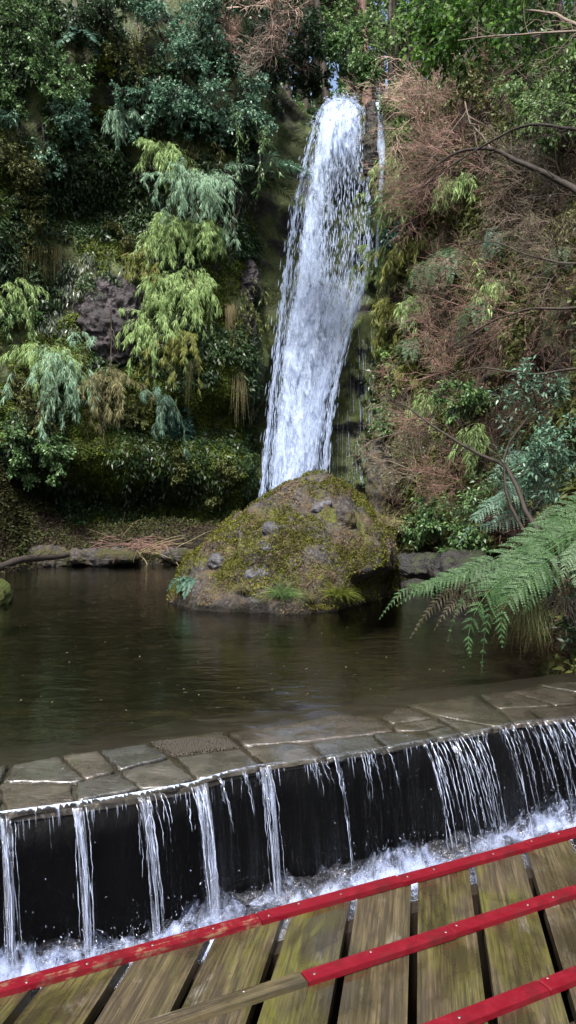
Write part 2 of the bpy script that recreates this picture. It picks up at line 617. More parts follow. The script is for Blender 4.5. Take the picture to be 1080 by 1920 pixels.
M_SLAB, M_GRAVEL = slab_mat(), gravel_mat()
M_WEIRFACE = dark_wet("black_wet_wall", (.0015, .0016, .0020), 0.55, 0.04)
SLABS = [
    ("f", [(0, 1474), (137, 1471), (139, 1508), (15, 1531), (-2, 1500)]), ("f", [(-190, 1492), (-4, 1476), (10, 1532), (-190, 1568)]),
    ("f", [(-420, 1510), (-194, 1493), (-194, 1568), (-430, 1610)]), ("f", [(-700, 1540), (-424, 1511), (-434, 1610), (-720, 1660)]),
    ("f", [(142, 1471), (220, 1452), (260, 1481), (142, 1507)]), ("f", [(225, 1449), (320, 1424), (365, 1462), (327, 1479), (262, 1483)]),
    ("f", [(328, 1421), (452, 1404), (492, 1438), (425, 1452), (370, 1463)]), ("f", [(458, 1402), (545, 1390), (572, 1394), (607, 1422), (495, 1438)]),
    ("f", [(578, 1394), (695, 1376), (722, 1403), (612, 1423)]), ("f", [(697, 1375), (742, 1372), (818, 1384), (726, 1403)]),
    ("f", [(797, 1371), (840, 1360), (866, 1375), (822, 1384)]), ("f", [(818, 1344), (930, 1362), (905, 1371), (868, 1376), (842, 1358)]),
    ("f", [(935, 1327), (985, 1325), (1020, 1349), (965, 1356)]), ("f", [(987, 1324), (1092, 1318), (1105, 1341), (1022, 1349)]),
    ("s", [(5, 1472), (22, 1439), (110, 1421), (157, 1466), (137, 1470)]), ("s", [(-200, 1488), (-190, 1462), (18, 1439), (0, 1472)]),
    ("s", [(-440, 1508), (-420, 1484), (-195, 1462), (-204, 1488)]),
    ("s", [(114, 1420), (184, 1410), (219, 1449), (160, 1465)]), ("s", [(188, 1410), (273, 1396), (318, 1421), (224, 1447)]),
    ("g", [(279, 1394), (418, 1372), (450, 1401), (327, 1419)]),
    ("s", [(425, 1374), (540, 1358), (640, 1336), (712, 1345), (740, 1370), (575, 1391), (457, 1399)]),
    ("s", [(712, 1344), (755, 1321), (812, 1345), (735, 1356)]), ("s", [(736, 1358), (812, 1347), (839, 1358), (797, 1369), (742, 1370)]),
    ("s", [(761, 1319), (890, 1300), (912, 1320), (951, 1357), (935, 1360), (820, 1341)]),
    ("s", [(897, 1299), (955, 1293), (1038, 1320), (935, 1325), (914, 1313)]), ("s", [(957, 1292), (1010, 1281), (1080, 1295), (1085, 1316), (1042, 1319)]),
    ("s", [(1007, 1279), (1080, 1272), (1140, 1264), (1150, 1288), (1082, 1294)]),
    ("s", [(1155, 1288), (1145, 1263), (1300, 1240), (1330, 1280)]),
    ("s", [(1086, 1297), (1150, 1290), (1330, 1282), (1360, 1300), (1092, 1316)]), ("f", [(1095, 1319), (1360, 1302), (1380, 1322), (1108, 1341)]),
]
weir = thing("stone_weir", "low stone weir topped with wet irregular flagstones, holding back the dark pool", "weir", (*lip_xy(np.array(2.5)), -0.9))


def level(a):
    return 0.020 - 0.0075 * (a - 0.4)


def local(V, root):
    return np.asarray(V, float) - np.array(root.location)


# body of the weir under the slabs
aa = np.arange(-7, 8, 0.05)
bp = np.interp(aa, A_S, PE_S)
prof = [(1.35, -1.3), (1.35, -0.09), (0.025, -0.06), (0.035, -0.25), (0.03, -0.6), (-0.02, -1.3)]
Vb = np.stack([np.concatenate([aa[:, None] * QD + (bp + q)[:, None] * ND, np.full((len(aa), 1), z)], 1) for q, z in prof], 0)
rough = fbm(Vb * 7, 4, 51)
Vb[3:5, :, :2] += (rough[3:5, :, None] * 0.05) * ND
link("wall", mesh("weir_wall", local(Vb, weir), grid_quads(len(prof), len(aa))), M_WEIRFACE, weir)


def slab(px, kind, seed):
    r = np.random.default_rng(seed)
    pts = np.array([G(u, v)[:2] for u, v in px])
    c = pts.mean(0)
    # shrink for the joint, cut the edges into short ragged pieces
    dd = pts - c
    pts = c + dd * (1 - 0.013 / np.linalg.norm(dd, axis=1, keepdims=True))
    ring = []
    for i in range(len(pts)):
        a, b = pts[i], pts[(i + 1) % len(pts)]
        k = max(2, int(np.linalg.norm(b - a) / 0.05))
        for j in range(k):
            ring.append(a + (b - a) * (j / k) + r.normal(0, 0.006, 2))
    ring = np.array(ring)
    n = len(ring)
    aloc = ring @ QD
    tilt = r.normal(0, 0.003, 2)
    zt = level(aloc) + (ring - c) @ tilt + r.normal(0, 0.0012)
    inner = [(1.0, -0.034), (1.0, -0.012), (0.985, -0.002), (0.93, 0.0), (0.6, 0.002), (0.25, 0.001)]
    rowsV = []
    for s, dz in inner:
        p2 = c + (ring - c) * s
        z2 = level(p2 @ QD) + (p2 - c) @ tilt + dz
        p3 = np.concatenate([p2, z2[:, None]], 1)
        p3[:, 2] += 0.006 * fbm(p3 * 9, 3, 60) * (dz > -0.01)
        rowsV.append(p3)
    V = np.concatenate(rowsV)
    Q = grid_quads(len(inner), n, True)
    cz = np.array([[c[0], c[1], level(c @ QD)]])
    V = np.vstack([V, cz])
    base = (len(inner) - 1) * n
    T = np.array([[base + i, base + (i + 1) % n, len(V) - 1] for i in range(n)])
    o = link("gravel_patch" if kind == "g" else "flagstone", mesh("flagstone", local(V, weir), Q, T, smooth=True), M_GRAVEL if kind == "g" else M_SLAB, weir)
    return o


for i, (k, px) in enumerate(SLABS):
    o = slab(px, k, 100 + i)
    if k == "g":
        o["label"] = "patch of bare gravelly mortar between flagstones"
# mortar bed below the joints
mb = [(1.30, -0.10), (1.30, -0.035), (0.06, -0.035), (0.05, -0.07)]
Vm = np.stack([np.concatenate([aa[:, None] * QD + (bp + q)[:, None] * ND, (level(aa) + z)[:, None]], 1) for q, z in mb], 0)
Vm[1:3, :, 2] += 0.008 * fbm(Vm[1:3] * 12, 3, 62)
link("mortar", mesh("weir_mortar", local(Vm, weir), grid_quads(len(mb), len(aa))), dark_wet("dark_mortar", (.025, .021, .015), 0.5), weir)


# ------------------------------------------------------------------ the water running over the lip
def film_mat():
    """thin clear falling film with white streaks; UV = metres along the lip, metres of fall"""
    t = NT("falling_film")
    uv = t.n("UVMap", _uv_map="UVMap").outputs[0]
    sep = t.n("SeparateXYZ", Vector=uv)
    fall = sep.outputs["Y"]
    a = t.noise(t.n("Mapping", Vector=uv, Scale=(34, 2.2, 1)).outputs[0], 1.0, 4, 0.6, 0.3)
    b = t.noise(t.n("Mapping", Vector=uv, Scale=(120, 5, 1)).outputs[0], 1.0, 3, 0.6)
    c = t.noise(t.n("Mapping", Vector=uv, Scale=(2.3, 0.3, 1)).outputs[0], 1.0, 3, 0.6)
    s = t.math("ADD", t.math("MULTIPLY", a, 0.65), t.math("MULTIPLY", b, 0.35))
    s = t.math("ADD", s, t.math("MULTIPLY", t.math("SUBTRACT", c, 0.5), 0.55))
    s = t.math("ADD", s, t.ramp(fall, [(0.0, 0.10), (0.10, 0.06), (0.28, -0.09), (0.6, -0.10), (0.9, 0.0)]))
    # ramp clamps negatives to zero, so lower everything by a constant instead
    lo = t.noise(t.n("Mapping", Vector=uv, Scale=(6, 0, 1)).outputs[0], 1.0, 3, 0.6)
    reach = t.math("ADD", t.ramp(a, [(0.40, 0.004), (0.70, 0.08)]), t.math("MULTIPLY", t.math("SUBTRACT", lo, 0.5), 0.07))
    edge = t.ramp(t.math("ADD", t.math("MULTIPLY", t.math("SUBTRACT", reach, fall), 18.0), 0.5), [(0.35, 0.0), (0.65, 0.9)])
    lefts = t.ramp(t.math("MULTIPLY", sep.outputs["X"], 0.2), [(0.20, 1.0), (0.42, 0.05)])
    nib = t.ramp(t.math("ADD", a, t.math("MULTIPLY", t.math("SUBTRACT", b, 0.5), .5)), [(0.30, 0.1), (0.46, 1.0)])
    white = t.math("MAXIMUM", t.ramp(s, [(0.69, 0.0), (0.80, 0.5)]), t.math("MULTIPLY", t.math("MULTIPLY", edge, lefts), nib))  # second term: sky reflection painted as a white band on the left lip
    nb = t.bump(a, 0.6, 0.03)
    fr = t.n("Fresnel", IOR=1.33, Normal=nb).outputs[0]
    gl = t.n("BsdfGlossy", Color=(1, 1, 1, 1), Roughness=0.06, Normal=nb).outputs[0]
    cover = t.ramp(t.math("SUBTRACT", t.math("ADD", s, 0.06), t.math("MULTIPLY", fall, 0.12)), [(0.40, 0.0), (0.5, 1.0)])
    tr = t.n("BsdfTransparent").outputs[0]
    clear = t.mixs(t.math("MULTIPLY", t.math("MULTIPLY", fr, cover), t.ramp(fall, [(0.015, 0.4), (0.06, 0.08)])), tr, gl)
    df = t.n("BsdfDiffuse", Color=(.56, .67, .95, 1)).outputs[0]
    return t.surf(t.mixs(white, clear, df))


def strand_mat(name, white):
    t = NT(name)
    v = t.coord("Object", (30, 30, 5))
    n = t.noise(v, 1.0, 3, 0.6)
    df = t.n("BsdfDiffuse", Color=(.60, .70, .93, 1)).outputs[0]
    gl = t.n("BsdfGlossy", Color=(1, 1, 1, 1), Roughness=0.08).outputs[0]
    tr = t.n("BsdfTransparent").outputs[0]
    wet = t.mixs(0.35, df, gl)
    return t.surf(t.mixs(t.ramp(n, [(0.40, 0.03), (0.66, white)]), tr, wet))


def veil_mat():
    t = NT("glassy_stream")
    uv = t.n("UVMap", _uv_map="UVMap").outputs[0]
    a = t.noise(t.n("Mapping", Vector=uv, Scale=(55, 3.0, 1)).outputs[0], 1.0, 4, 0.6, 0.5)
    b = t.noise(t.n("Mapping", Vector=uv, Scale=(16, 2.0, 1)).outputs[0], 1.0, 3, 0.6, 0.5)
    s = t.math("ADD", t.math("MULTIPLY", a, .6), t.math("MULTIPLY", b, .4))
    nb = t.bump(s, 1.0, 0.02)
    fr = t.n("Fresnel", IOR=1.4, Normal=nb).outputs[0]
    gl = t.n("BsdfGlossy", Color=(1, 1, 1, 1), Roughness=0.06, Normal=nb).outputs[0]
    clear = t.mixs(fr, t.n("BsdfTransparent").outputs[0], gl)
    df = t.n("BsdfDiffuse", Color=(.56, .66, .92, 1)).outputs[0]
    return t.surf(t.mixs(t.ramp(s, [(0.45, 0.0), (0.64, 0.32)]), clear, df))


M_VEIL = veil_mat()
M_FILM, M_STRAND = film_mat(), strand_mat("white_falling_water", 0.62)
cur = thing("water_curtain", "thin clear curtain of water spilling over the weir edge in narrow white streams", "falling water", (*lip_xy(np.array(2.5)), 0.0))
fa = np.arange(-6.8, 7.5, 0.016)
prof = [(0.16, 0.006), (0.05, 0.006), (0.0, 0.003), (-0.028, -0.010), (-0.045, -0.035), (-0.058, -0.075), (-0.075, -0.14), (-0.10, -0.24), (-0.135, -0.37), (-0.175, -0.52), (-0.22, -0.72), (-0.23, -0.80)]
lp = np.interp(fa, A_S, PE_S)
FV, FU, acc = [], [], 0
for i, (q, z) in enumerate(prof):
    amp = np.clip(-z * 0.10, 0.0, 0.022)
    wob = fbm(np.stack([fa * 9, 0 * fa + z * 1.5, 0 * fa], -1), 3, 71) * amp + fbm(np.stack([fa * 45, 0 * fa + z * 2, 0 * fa], -1), 2, 75) * min(0.006, 0.002 - z * 0.02)
    qq = q * (0.75 + 0.35 * fbm(np.stack([fa * 0.8, 0 * fa, 0 * fa], -1), 2, 73))
    if i < 2:
        zz = np.maximum(level(fa) + 0.003, 0.0015) + 0.001
    else:
        zz = z + np.maximum(level(fa), 0.0) * max(0, 1 + z * 6) + 0.003
    FV.append(np.concatenate([fa[:, None] * QD + (lp + qq + wob)[:, None] * ND, (zz + 0 * fa)[:, None]], 1))
    if i > 1:
        acc += math.hypot(prof[i][0] - prof[i - 1][0], prof[i][1] - prof[i - 1][1])
    FU.append(np.stack([fa, np.full_like(fa, acc)], 1))
FV = np.stack(FV)[1:]
FU = np.stack(FU)[1:]
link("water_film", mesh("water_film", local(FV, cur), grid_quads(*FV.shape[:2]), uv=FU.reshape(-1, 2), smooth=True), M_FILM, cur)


def stream(u, v, reach, width, n, thick, spread=1.0, fall=0.76, seed=0):
    r = np.random.default_rng(seed)
    a0 = float(G(u, v)[:2] @ QD)
    V, Q, off = [], [], 0
    m = 22
    tt = np.linspace(0, 1, m)
    C, R = [], []
    for i in range(n):
        a = a0 + r.normal(0, width)
        end = (a - a0) * (spread - 1) + r.normal(0, 0.012)
        t0, t1 = r.uniform(0, .3) * (i > 2), r.uniform(0.35, 1.0) if i > 2 else 1.0
        s = t0 + (t1 - t0) * tt
        rc = reach * (1 + r.normal(0, 0.10))
        wob = 0.006 * np.cumsum(r.normal(0, 1, m)) * 0.4
        aa_ = a + end * s + wob + 0.02 * s
        p0 = np.interp(aa_, A_S, PE_S)
        pp = p0 + 0.0 - rc * (0.08 + 0.92 * s) - 0.004 + 0.004 * r.normal(0, 1, m)
        zz = 0.012 - fall * (0.25 * s + 0.75 * s ** 2)
        C.append(np.concatenate([aa_[:, None] * QD + pp[:, None] * ND, zz[:, None]], 1))
        R.append(thick * r.uniform(0.3, 0.95) * (0.55 + 0.45 * np.sin(s * 9 + r.uniform(0, 6)) ** 2) * (1.15 - 0.45 * s) * np.minimum(1, np.minimum(tt * 12 + .25, (1 - tt) * 6 + 0.15)))
    V, Q = tubes(np.array(C), np.array(R), 5)
    if n >= 10 and width < 0.04:
        nr, nc = 26, 12
        s = np.linspace(0, 1, nr)[:, None]
        x = np.linspace(-1, 1, nc)[None]
        A = a0 + x * width * 1.35 * (1 + (spread - 1) * s) * (1.1 - .35 * s) + .02 * s
        B = np.interp(A, A_S, PE_S) - reach * (0.08 + 0.92 * s) - 0.012 * (1 - x ** 2) - 0.002
        B = B + .006 * fbm(np.stack([A * 40, s * 4 + 0 * A, 0 * A + seed], -1), 2, 78)
        Zz = 0.010 - fall * (0.25 * s + 0.75 * s ** 2) + 0 * x
        VV = np.stack([A * QD[0] + B * ND[0], A * QD[1] + B * ND[1], Zz], -1)
        link("water_veil", mesh("water_veil", local(VV, cur), grid_quads(nr, nc), uv=np.stack([A + seed, s * fall + 0 * A], -1).reshape(-1, 2), smooth=True), M_VEIL, cur)
    return link("water_stream", mesh("water_stream", local(V, cur), Q, smooth=True), M_STRAND, cur)


for i, s in enumerate([
    (8, 1536, .20, .020, 12, .0042), (145, 1516, .22, .020, 14, .0044), (265, 1494, .26, .020, 13, .0040), (292, 1490, .16, .03, 5, .003, 1.3, .25),
    (375, 1474, .24, .032, 24, .0048), (410, 1462, .16, .025, 5, .0030, 1.1, .28), (455, 1450, .12, .03, 5, .0025, 1, .25), (497, 1440, .16, .024, 20, .0046),
    (624, 1420, .22, .010, 5, .0040), (590, 1426, .10, .06, 8, .0028, 1.2, .22), (700, 1408, .12, .09, 9, .0028, 1.2, .30), (800, 1390, .36, .045, 14, .0042, 1.2),
    (845, 1382, .38, .05, 17, .0042, 1.2), (880, 1376, .33, .07, 12, .0034, 1.1), (960, 1362, .30, .09, 14, .0034, 1.2), (1010, 1353, .32, .08, 14, .0036, 1.1), (1060, 1347, .34, .09, 20, .0040),
    (1140, 1338, .34, .12, 30, .0042), (-120, 1550, .22, .03, 12, .0045), (-300, 1580, .22, .03, 12, .0045)]):
    stream(*s, seed=200 + i)
# small drips along the edge
r = np.random.default_rng(5)
C, R = [], []
for i in range(260):
    a = r.uniform(-3, 6.5)
    m = 6
    L = r.exponential(0.05) + 0.02
    s = np.linspace(0, 1, m)
    p = np.interp(a, A_S, PE_S) - 0.035 - 0.15 * L * s - 0.01
    C.append(np.concatenate([(a + 0.05 * L * s)[:, None] * QD + p[:, None] * ND, (0.0 - L * s - 0.005)[:, None]], 1))
    R.append(0.0026 * r.uniform(0.5, 1.3) * (1.1 - s))
V, Q = tubes(np.array(C), np.array(R), 4)
dr = link("drips", mesh("edge_drips", local(V, cur), Q, smooth=True), M_STRAND, cur)
dr["kind"] = "stuff"

# ------------------------------------------------------------------ basin below the weir and its foam
def basin_mat():
    t = NT("churning_basin_water")
    v = t.coord("Object", (1, 1, 1))
    n = t.noise(v, 5.5, 4, 0.6, 1.2)
    k = t.noise(v, 2.2, 5, 0.6, 0.8)
    f = t.noise(v, 16, 5, 0.7, 1.5)
    nb = t.bump(t.math("ADD", n, t.math("MULTIPLY", f, .35)), 1.0, 0.12)
    fr = t.n("Fresnel", IOR=1.33, Normal=nb).outputs[0]
    gl = t.n("BsdfGlossy", Color=(1, 1, 1, 1), Roughness=0.06, Normal=nb).outputs[0]
    dk = t.n("BsdfDiffuse", Color=(.005, .006, .010, 1)).outputs[0]
    w = t.mixs(fr, dk, gl)
    uv = t.n("UVMap", _uv_map="UVMap").outputs[0]
    near = t.n("SeparateXYZ", Vector=uv).outputs["Y"]
    big = t.noise(t.coord("Object"), 0.85, 3, 0.5)
    s = t.math("ADD", t.math("MULTIPLY", f, 0.42), t.math("ADD", t.math("MULTIPLY", k, 0.36), t.math("MULTIPLY", big, 0.22)))
    s = t.math("ADD", s, t.ramp(near, [(0.0, 0.0), (0.16, 0.07), (0.40, 0.03), (0.9, 0.0)]))
    fo = t.n("BsdfDiffuse", Color=(.58, .67, .92, 1), Normal=nb).outputs[0]
    return t.surf(t.mixs(t.ramp(s, [(0.60, 0.0), (0.72, 0.75)]), w, fo))


ba = np.arange(-6.5, 7.5, 0.03)
bq = np.concatenate([np.arange(0.02, 1.7, 0.03), np.array([1.8, 1.95])])
BA, BQ = np.meshgrid(ba, bq)
bpn = np.interp(BA, A_S, PE_S) - BQ
p3 = np.stack([BA * 3.2, BQ * 3.2, 0 * BA], -1)
BZ = -0.76 + (0.075 * fbm(p3, 4, 81) + 0.05 * fbm(p3 * 2.6, 3, 85, True)) * sstep(1.9, 0.5, BQ)
BV = np.stack([BA * QD[0] + bpn * ND[0], BA * QD[1] + bpn * ND[1], BZ], -1)
basin = link("basin_water", mesh("basin_water", BV, grid_quads(len(bq), len(ba)), uv=np.stack([BA, BQ], -1).reshape(-1, 2), smooth=True), basin_mat())
struct(basin)

# splash: mounds of broken white water and drops along the foot
SPOTS = [(float(G(u, v)[:2] @ QD), w, h, k) for u, v, w, h, k in [
    (8, 1536, .18, .30, 110), (80, 1526, .16, .20, 60), (150, 1516, .12, .22, 70), (215, 1503, .12, .16, 50), (275, 1494, .12, .20, 60), (330, 1482, .10, .16, 40), (390, 1472, .17, .30, 140), (505, 1440, .10, .18, 50), (610, 1424, .09, .18, 70),
    (715, 1400, .20, .30, 200), (745, 1398, .12, .22, 100), (885, 1376, .16, .22, 110), (960, 1362, .20, .24, 140), (1050, 1350, .22, .36, 240), (1140, 1340, .3, .3, 150), (-120, 1550, .3, .3, 150)]]
def splash():
    r = np.random.default_rng(9)
    D = []
    for a0, w, h, k in SPOTS:
        for i in range(int(k * 0.8)):
            a = a0 + 0.02 + r.normal(0, w)
            q = 0.20 + r.normal(0, 0.09)
            hh = h * r.beta(0.8, 3.0)
            D.append(np.array([*((a * QD) + (np.interp(a, A_S, PE_S) - q - hh * r.normal(.1, .25)) * ND), -0.74 + hh]))
        for i in range(k // 6):
            a = a0 + r.normal(0, w * 1.7)
            q = 0.12 + abs(r.normal(0, 0.22))
            D.append(np.array([*((a * QD) + (np.interp(a, A_S, PE_S) - q) * ND), -0.72 + r.exponential(h * 0.8)]))
    D = np.array(D)
    dirs = norm(r.normal(0, 1, (len(D), 3)) * np.array([.5, .5, 1.6]))
    L = (r.uniform(.003, .009, len(D)) * (1 + 1.5 * (r.random(len(D)) < .12)))[:, None]
    s3 = np.array([-1.0, 0, 1.0])
    return tubes(D[:, None, :] + dirs[:, None, :] * (L * s3)[:, :, None], np.array([.0004, .0028, .0004])[None] * r.uniform(.5, 1.3, (len(D), 1)), 4)


V, Q = splash()
sp = link("white_splash", mesh("white_splash", V, Q, smooth=True), M_STRAND)
struct(sp, "white splashes and drops along the foot of the weir", "splash", "stuff")


def mound_mat():
    t = NT("broken_white_water")
    uv = t.n("UVMap", _uv_map="UVMap").outputs[0]
    hgt = t.n("SeparateXYZ", Vector=uv).outputs["Y"]
    v = t.coord("Object", (1, 1, 0.45))
    n = t.noise(v, 11, 5, 0.65, 0.8)
    n2 = t.noise(v, 22, 3, 0.55)
    s = t.math("ADD", t.math("MULTIPLY", n, 0.7), t.math("MULTIPLY", n2, 0.3))
    s = t.math("SUBTRACT", s, t.math("MULTIPLY", hgt, 0.22))
    df = t.n("BsdfDiffuse", Color=(.58, .68, .95, 1)).outputs[0]
    tl = t.n("BsdfTranslucent", Color=(.58, .68, .95, 1)).outputs[0]
    return t.surf(t.mixs(t.ramp(s, [(0.38, 0.0), (0.66, 0.46)]), t.n("BsdfTransparent").outputs[0], t.mixs(.4, df, tl)))


parts_, uvs_ = [], []
rm = np.random.default_rng(19)
for a0, w, h, k in SPOTS:
    for sh in range(4):
        nr, nc = 16, 40
        rad = np.linspace(0, 1, nr)[:, None]
        th = np.arange(nc)[None] / nc * 2 * math.pi
        ww = w * 1.9 * rm.uniform(.8, 1.25)
        A = a0 + 0.03 + rm.normal(0, w * .35) + rad * np.cos(th) * ww
        Qo = 0.21 + rm.normal(0, .03) + rad * np.sin(th) * (0.10 + .3 * w)
        prof_ = np.exp(-(rad * 1.9) ** 2)
        k3 = np.stack([A * 7, Qo * 7, 0 * A + sh * 9], -1)
        Hh = h * rm.uniform(.6, 1.0) * prof_ * (0.55 + 0.9 * np.clip(fbm(k3, 4, 88 + sh, True), -.4, 1))
        pp = np.interp(A, A_S, PE_S) - Qo
        parts_.append((np.stack([A * QD[0] + pp * ND[0], A * QD[1] + pp * ND[1], -0.775 + Hh], -1).reshape(-1, 3), grid_quads(nr, nc, True)))
        uvs_.append(np.stack([A, np.clip(Hh / h, 0, 1)], -1).reshape(-1, 2))
V, Q = join(parts_)
fm = link("foam", mesh("foam", V, Q, uv=np.concatenate(uvs_), smooth=True), mound_mat())
struct(fm, "soft bluish white foam thrown up where the streams hit the lower water", "foam", "stuff")
# ================================================================== boardwalk
def wood_mat(name, green):
    t = NT(name)
    oi = t.n("ObjectInfo").outputs["Random"]
    v0 = t.coord("Object")
    v = t.n("VectorMath", i0=v0, _operation="ADD")
    cx = t.n("CombineXYZ", X=t.math("MULTIPLY", oi, 13.0), Y=t.math("MULTIPLY", oi, 31.0))
    t.l(cx.outputs[0], v.inputs[1])
    v = v.outputs[0]
    m = lambda s: t.n("Mapping", Vector=v, Scale=s).outputs[0]
    grain = t.noise(m((42, 1.6, 10)), 1.0, 6, 0.65, 0.25)
    fine = t.noise(m((120, 4, 30)), 1.0, 4, 0.6)
    blot = t.noise(m((5.5, 2.2, 1)), 1.0, 6, 0.62, 0.4)
    blot2 = t.noise(m((7, 3.4, 1)), 1.7, 6, 0.65, 0.5)
    col = t.ramp(grain, [(0.28, (.012, .009, .0045)), (0.48, (.045, .034, .017)), (0.72, (.115, .090, .048))])
    col = t.mix(t.ramp(blot, [(0.42, 0.0), (0.60, green)]), col, (.070, .070, .008), "MIX")
    col = t.mix(t.ramp(blot2, [(0.50, 0.0), (0.66, 0.55)]), col, (.018, .014, .009))
    col = t.mix(t.ramp(t.noise(m((6, 2.6, 1)), 1.3, 5, 0.7, 0.3), [(0.60, 0.0), (0.72, 0.5)]), col, (.21, .195, .165))  # pale patches: wet glare painted into the wood colour
    col = t.mix(t.ramp(fine, [(0.38, 0.85), (0.54, 0.0)]), col, (.020, .014, .007))
    kn = t.n("TexVoronoi", Vector=m((5.2, 1.35, 1)), Scale=1.0).outputs["Distance"]
    col = t.mix(t.ramp(kn, [(0.03, 0.9), (0.09, 0.0)]), col, (.012, .008, .004))
    wet = t.noise(m((4.5, 2.0, 1)), 0.9, 5, 0.6, 0.6)
    col = t.mix(t.ramp(wet, [(0.52, 0.0), (0.60, 0.6)]), col, (.020, .016, .009))
    spots = t.n("TexVoronoi", Vector=m((9, 9, 9)), Scale=1.6).outputs["Distance"]
    col = t.mix(t.ramp(spots, [(0.03, 0.9), (0.06, 0.0)]), col, (.010, .007, .004))
    r = t.ramp(wet, [(0.48, 0.62), (0.60, 0.22)])
    return t.surf(t.bsdf(col, r, t.bump(t.math("ADD", grain, t.math("MULTIPLY", fine, 0.6)), 0.55, 0.012), spec=0.5, Coat__Weight=t.ramp(wet, [(0.42, 0.1), (0.56, 0.9)]), Coat__Roughness=0.14))


def red_mat(name, wear):
    t = NT(name)
    v = t.coord("Object")
    n = t.noise(t.coord("Object", (1, 1, 1)), 18, 6, 0.65)
    g = t.noise(t.n("Mapping", Vector=v, Scale=(4, 90, 60)).outputs[0], 1.0, 5, 0.6)
    red = t.mix(n, (.065, .0008, .004), (.150, .0024, .010))
    wood = t.ramp(g, [(0.3, (.03, .018, .010)), (0.7, (.18, .10, .06))])
    w = t.math("ADD", t.math("MULTIPLY", n, 0.6), t.math("MULTIPLY", g, 0.4))
    col = t.mix(t.ramp(w, [(0.66 - wear * 0.3, 0.0), (0.72 - wear * 0.28, 1.0)]), red, wood)
    grime = t.noise(v, 7.0, 7, 0.7)
    col = t.mix(t.ramp(grime, [(0.50, 0.0), (0.72, 0.65)]), col, (.022, .006, .005))
    r = t.ramp(n, [(0.3, 0.34), (0.7, 0.55)])
    return t.surf(t.bsdf(col, r, t.bump(t.math("ADD", n, t.math("MULTIPLY", g, .6)), 0.35, 0.006), spec=0.4))


DZ = 0.10
M_WOODS = [wood_mat("weathered_plank", 0.55), wood_mat("mossy_plank", 0.85), wood_mat("brown_plank", 0.22)]
PD = np.array([math.sin(math.radians(10.2)), math.cos(math.radians(10.2))])
PN = np.array([PD[1], -PD[0]])
deck = thing("boardwalk", "weathered plank boardwalk crossed by slanting red anti-slip battens in front of the weir", "boardwalk", (0, 1.2, DZ))
EDGE = 2.60


def box_between(poly, z0, z1, bev=0.004, cuts=1):
    """convex polygon (CCW, n,2) extruded with a small bevel on top"""
    poly = np.asarray(poly)
    c = poly.mean(0)
    n = len(poly)
    d = poly - c
    ins = c + d * (1 - bev * 1.4 / np.linalg.norm(d, axis=1, keepdims=True))
    rows = [np.c_[poly, np.full(n, z0)], np.c_[poly, np.full(n, z1 - bev)], np.c_[ins, np.full(n, z1)]]
    V = np.concatenate(rows)
    Q = grid_quads(3, n, True)
    top = [list(range(2 * n, 3 * n))]
    return V, Q, top


def poly_obj(name, V, Q, F, mat, parent, xaxis=None, origin=None):
    """mesh whose local x axis runs along xaxis so that the grain follows it"""
    me = bpy.data.meshes.new(name)
    V = np.asarray(V, float)
    o = np.array(origin)
    ang = math.atan2(xaxis[1], xaxis[0])
    ca, sa = math.cos(-ang), math.sin(-ang)
    W = V - o
    W = np.stack([W[:, 0] * ca - W[:, 1] * sa, W[:, 0] * sa + W[:, 1] * ca, W[:, 2]], 1)
    me.from_pydata([tuple(x) for x in W], [], [tuple(q) for q in Q.tolist()] + [tuple(f) for f in F])
    me.update()
    ob = link(name, me, mat, parent)
    ob.location = o - np.array(parent.matrix_world.translation) if False else Vector(o) - parent.location
    ob.rotation_euler = (0, 0, ang)
    return ob


base_gap = np.array([0.536, 3.126])
PITCH = 0.244
GAP = 0.031
rr = np.random.default_rng(12)


def on_edge(off, perp):
    """point on the line with the given offset across the planks where ND-distance = perp"""
    b = base_gap + PN * off
    s = (perp - b @ ND) / (PD @ ND)
    return b + PD * s


for k in range(-13, 12):
    o0, o1 = k * PITCH + GAP / 2, (k + 1) * PITCH - GAP / 2
    j = rr.normal(0, 0.003, 4)
    e0, e1 = on_edge(o0 + j[0], EDGE), on_edge(o1 + j[1], EDGE)
    b0, b1 = base_gap + PN * (o0 + j[2]) - PD * 5.6, base_gap + PN * (o1 + j[3]) - PD * 5.6
    V, Q, F = box_between([b0, b1, e1, e0], DZ - 0.045, DZ + rr.normal(0, 0.0012), 0.005)
    c = (e0 + e1) / 2
    poly_obj("plank", V, Q, F, M_WOODS[(k * 7 + 3) % 3], deck, xaxis=PN, origin=(c[0], c[1], DZ))

# battens
M_RED, M_WORN = red_mat("red_paint", 0.10), red_mat("worn_red_paint", 0.46)
M_BARE = wood_mat("bare_batten_wood", 0.15)
M_STEEL = NT("screw_steel")
M_STEEL = M_STEEL.surf(M_STEEL.bsdf((.32, .28, .25), 0.45, Metallic=1.0))


def screw_mesh():
    n = 10
    a = np.arange(n) / n * 2 * math.pi
    rows = [(.0055, 0), (.0055, .0012), (.004, .0022), (.0012, .0012)]
    V = np.concatenate([np.c_[r_ * np.cos(a), r_ * np.sin(a), np.full(n, z)] for r_, z in rows])
    Q = grid_quads(len(rows), n, True)
    T = np.array([[3 * n, 3 * n + i, 3 * n + i + 1] for i in range(1, n - 1)])
    return mesh("screw", V, Q, T, smooth=True)


SCREW = screw_mesh()


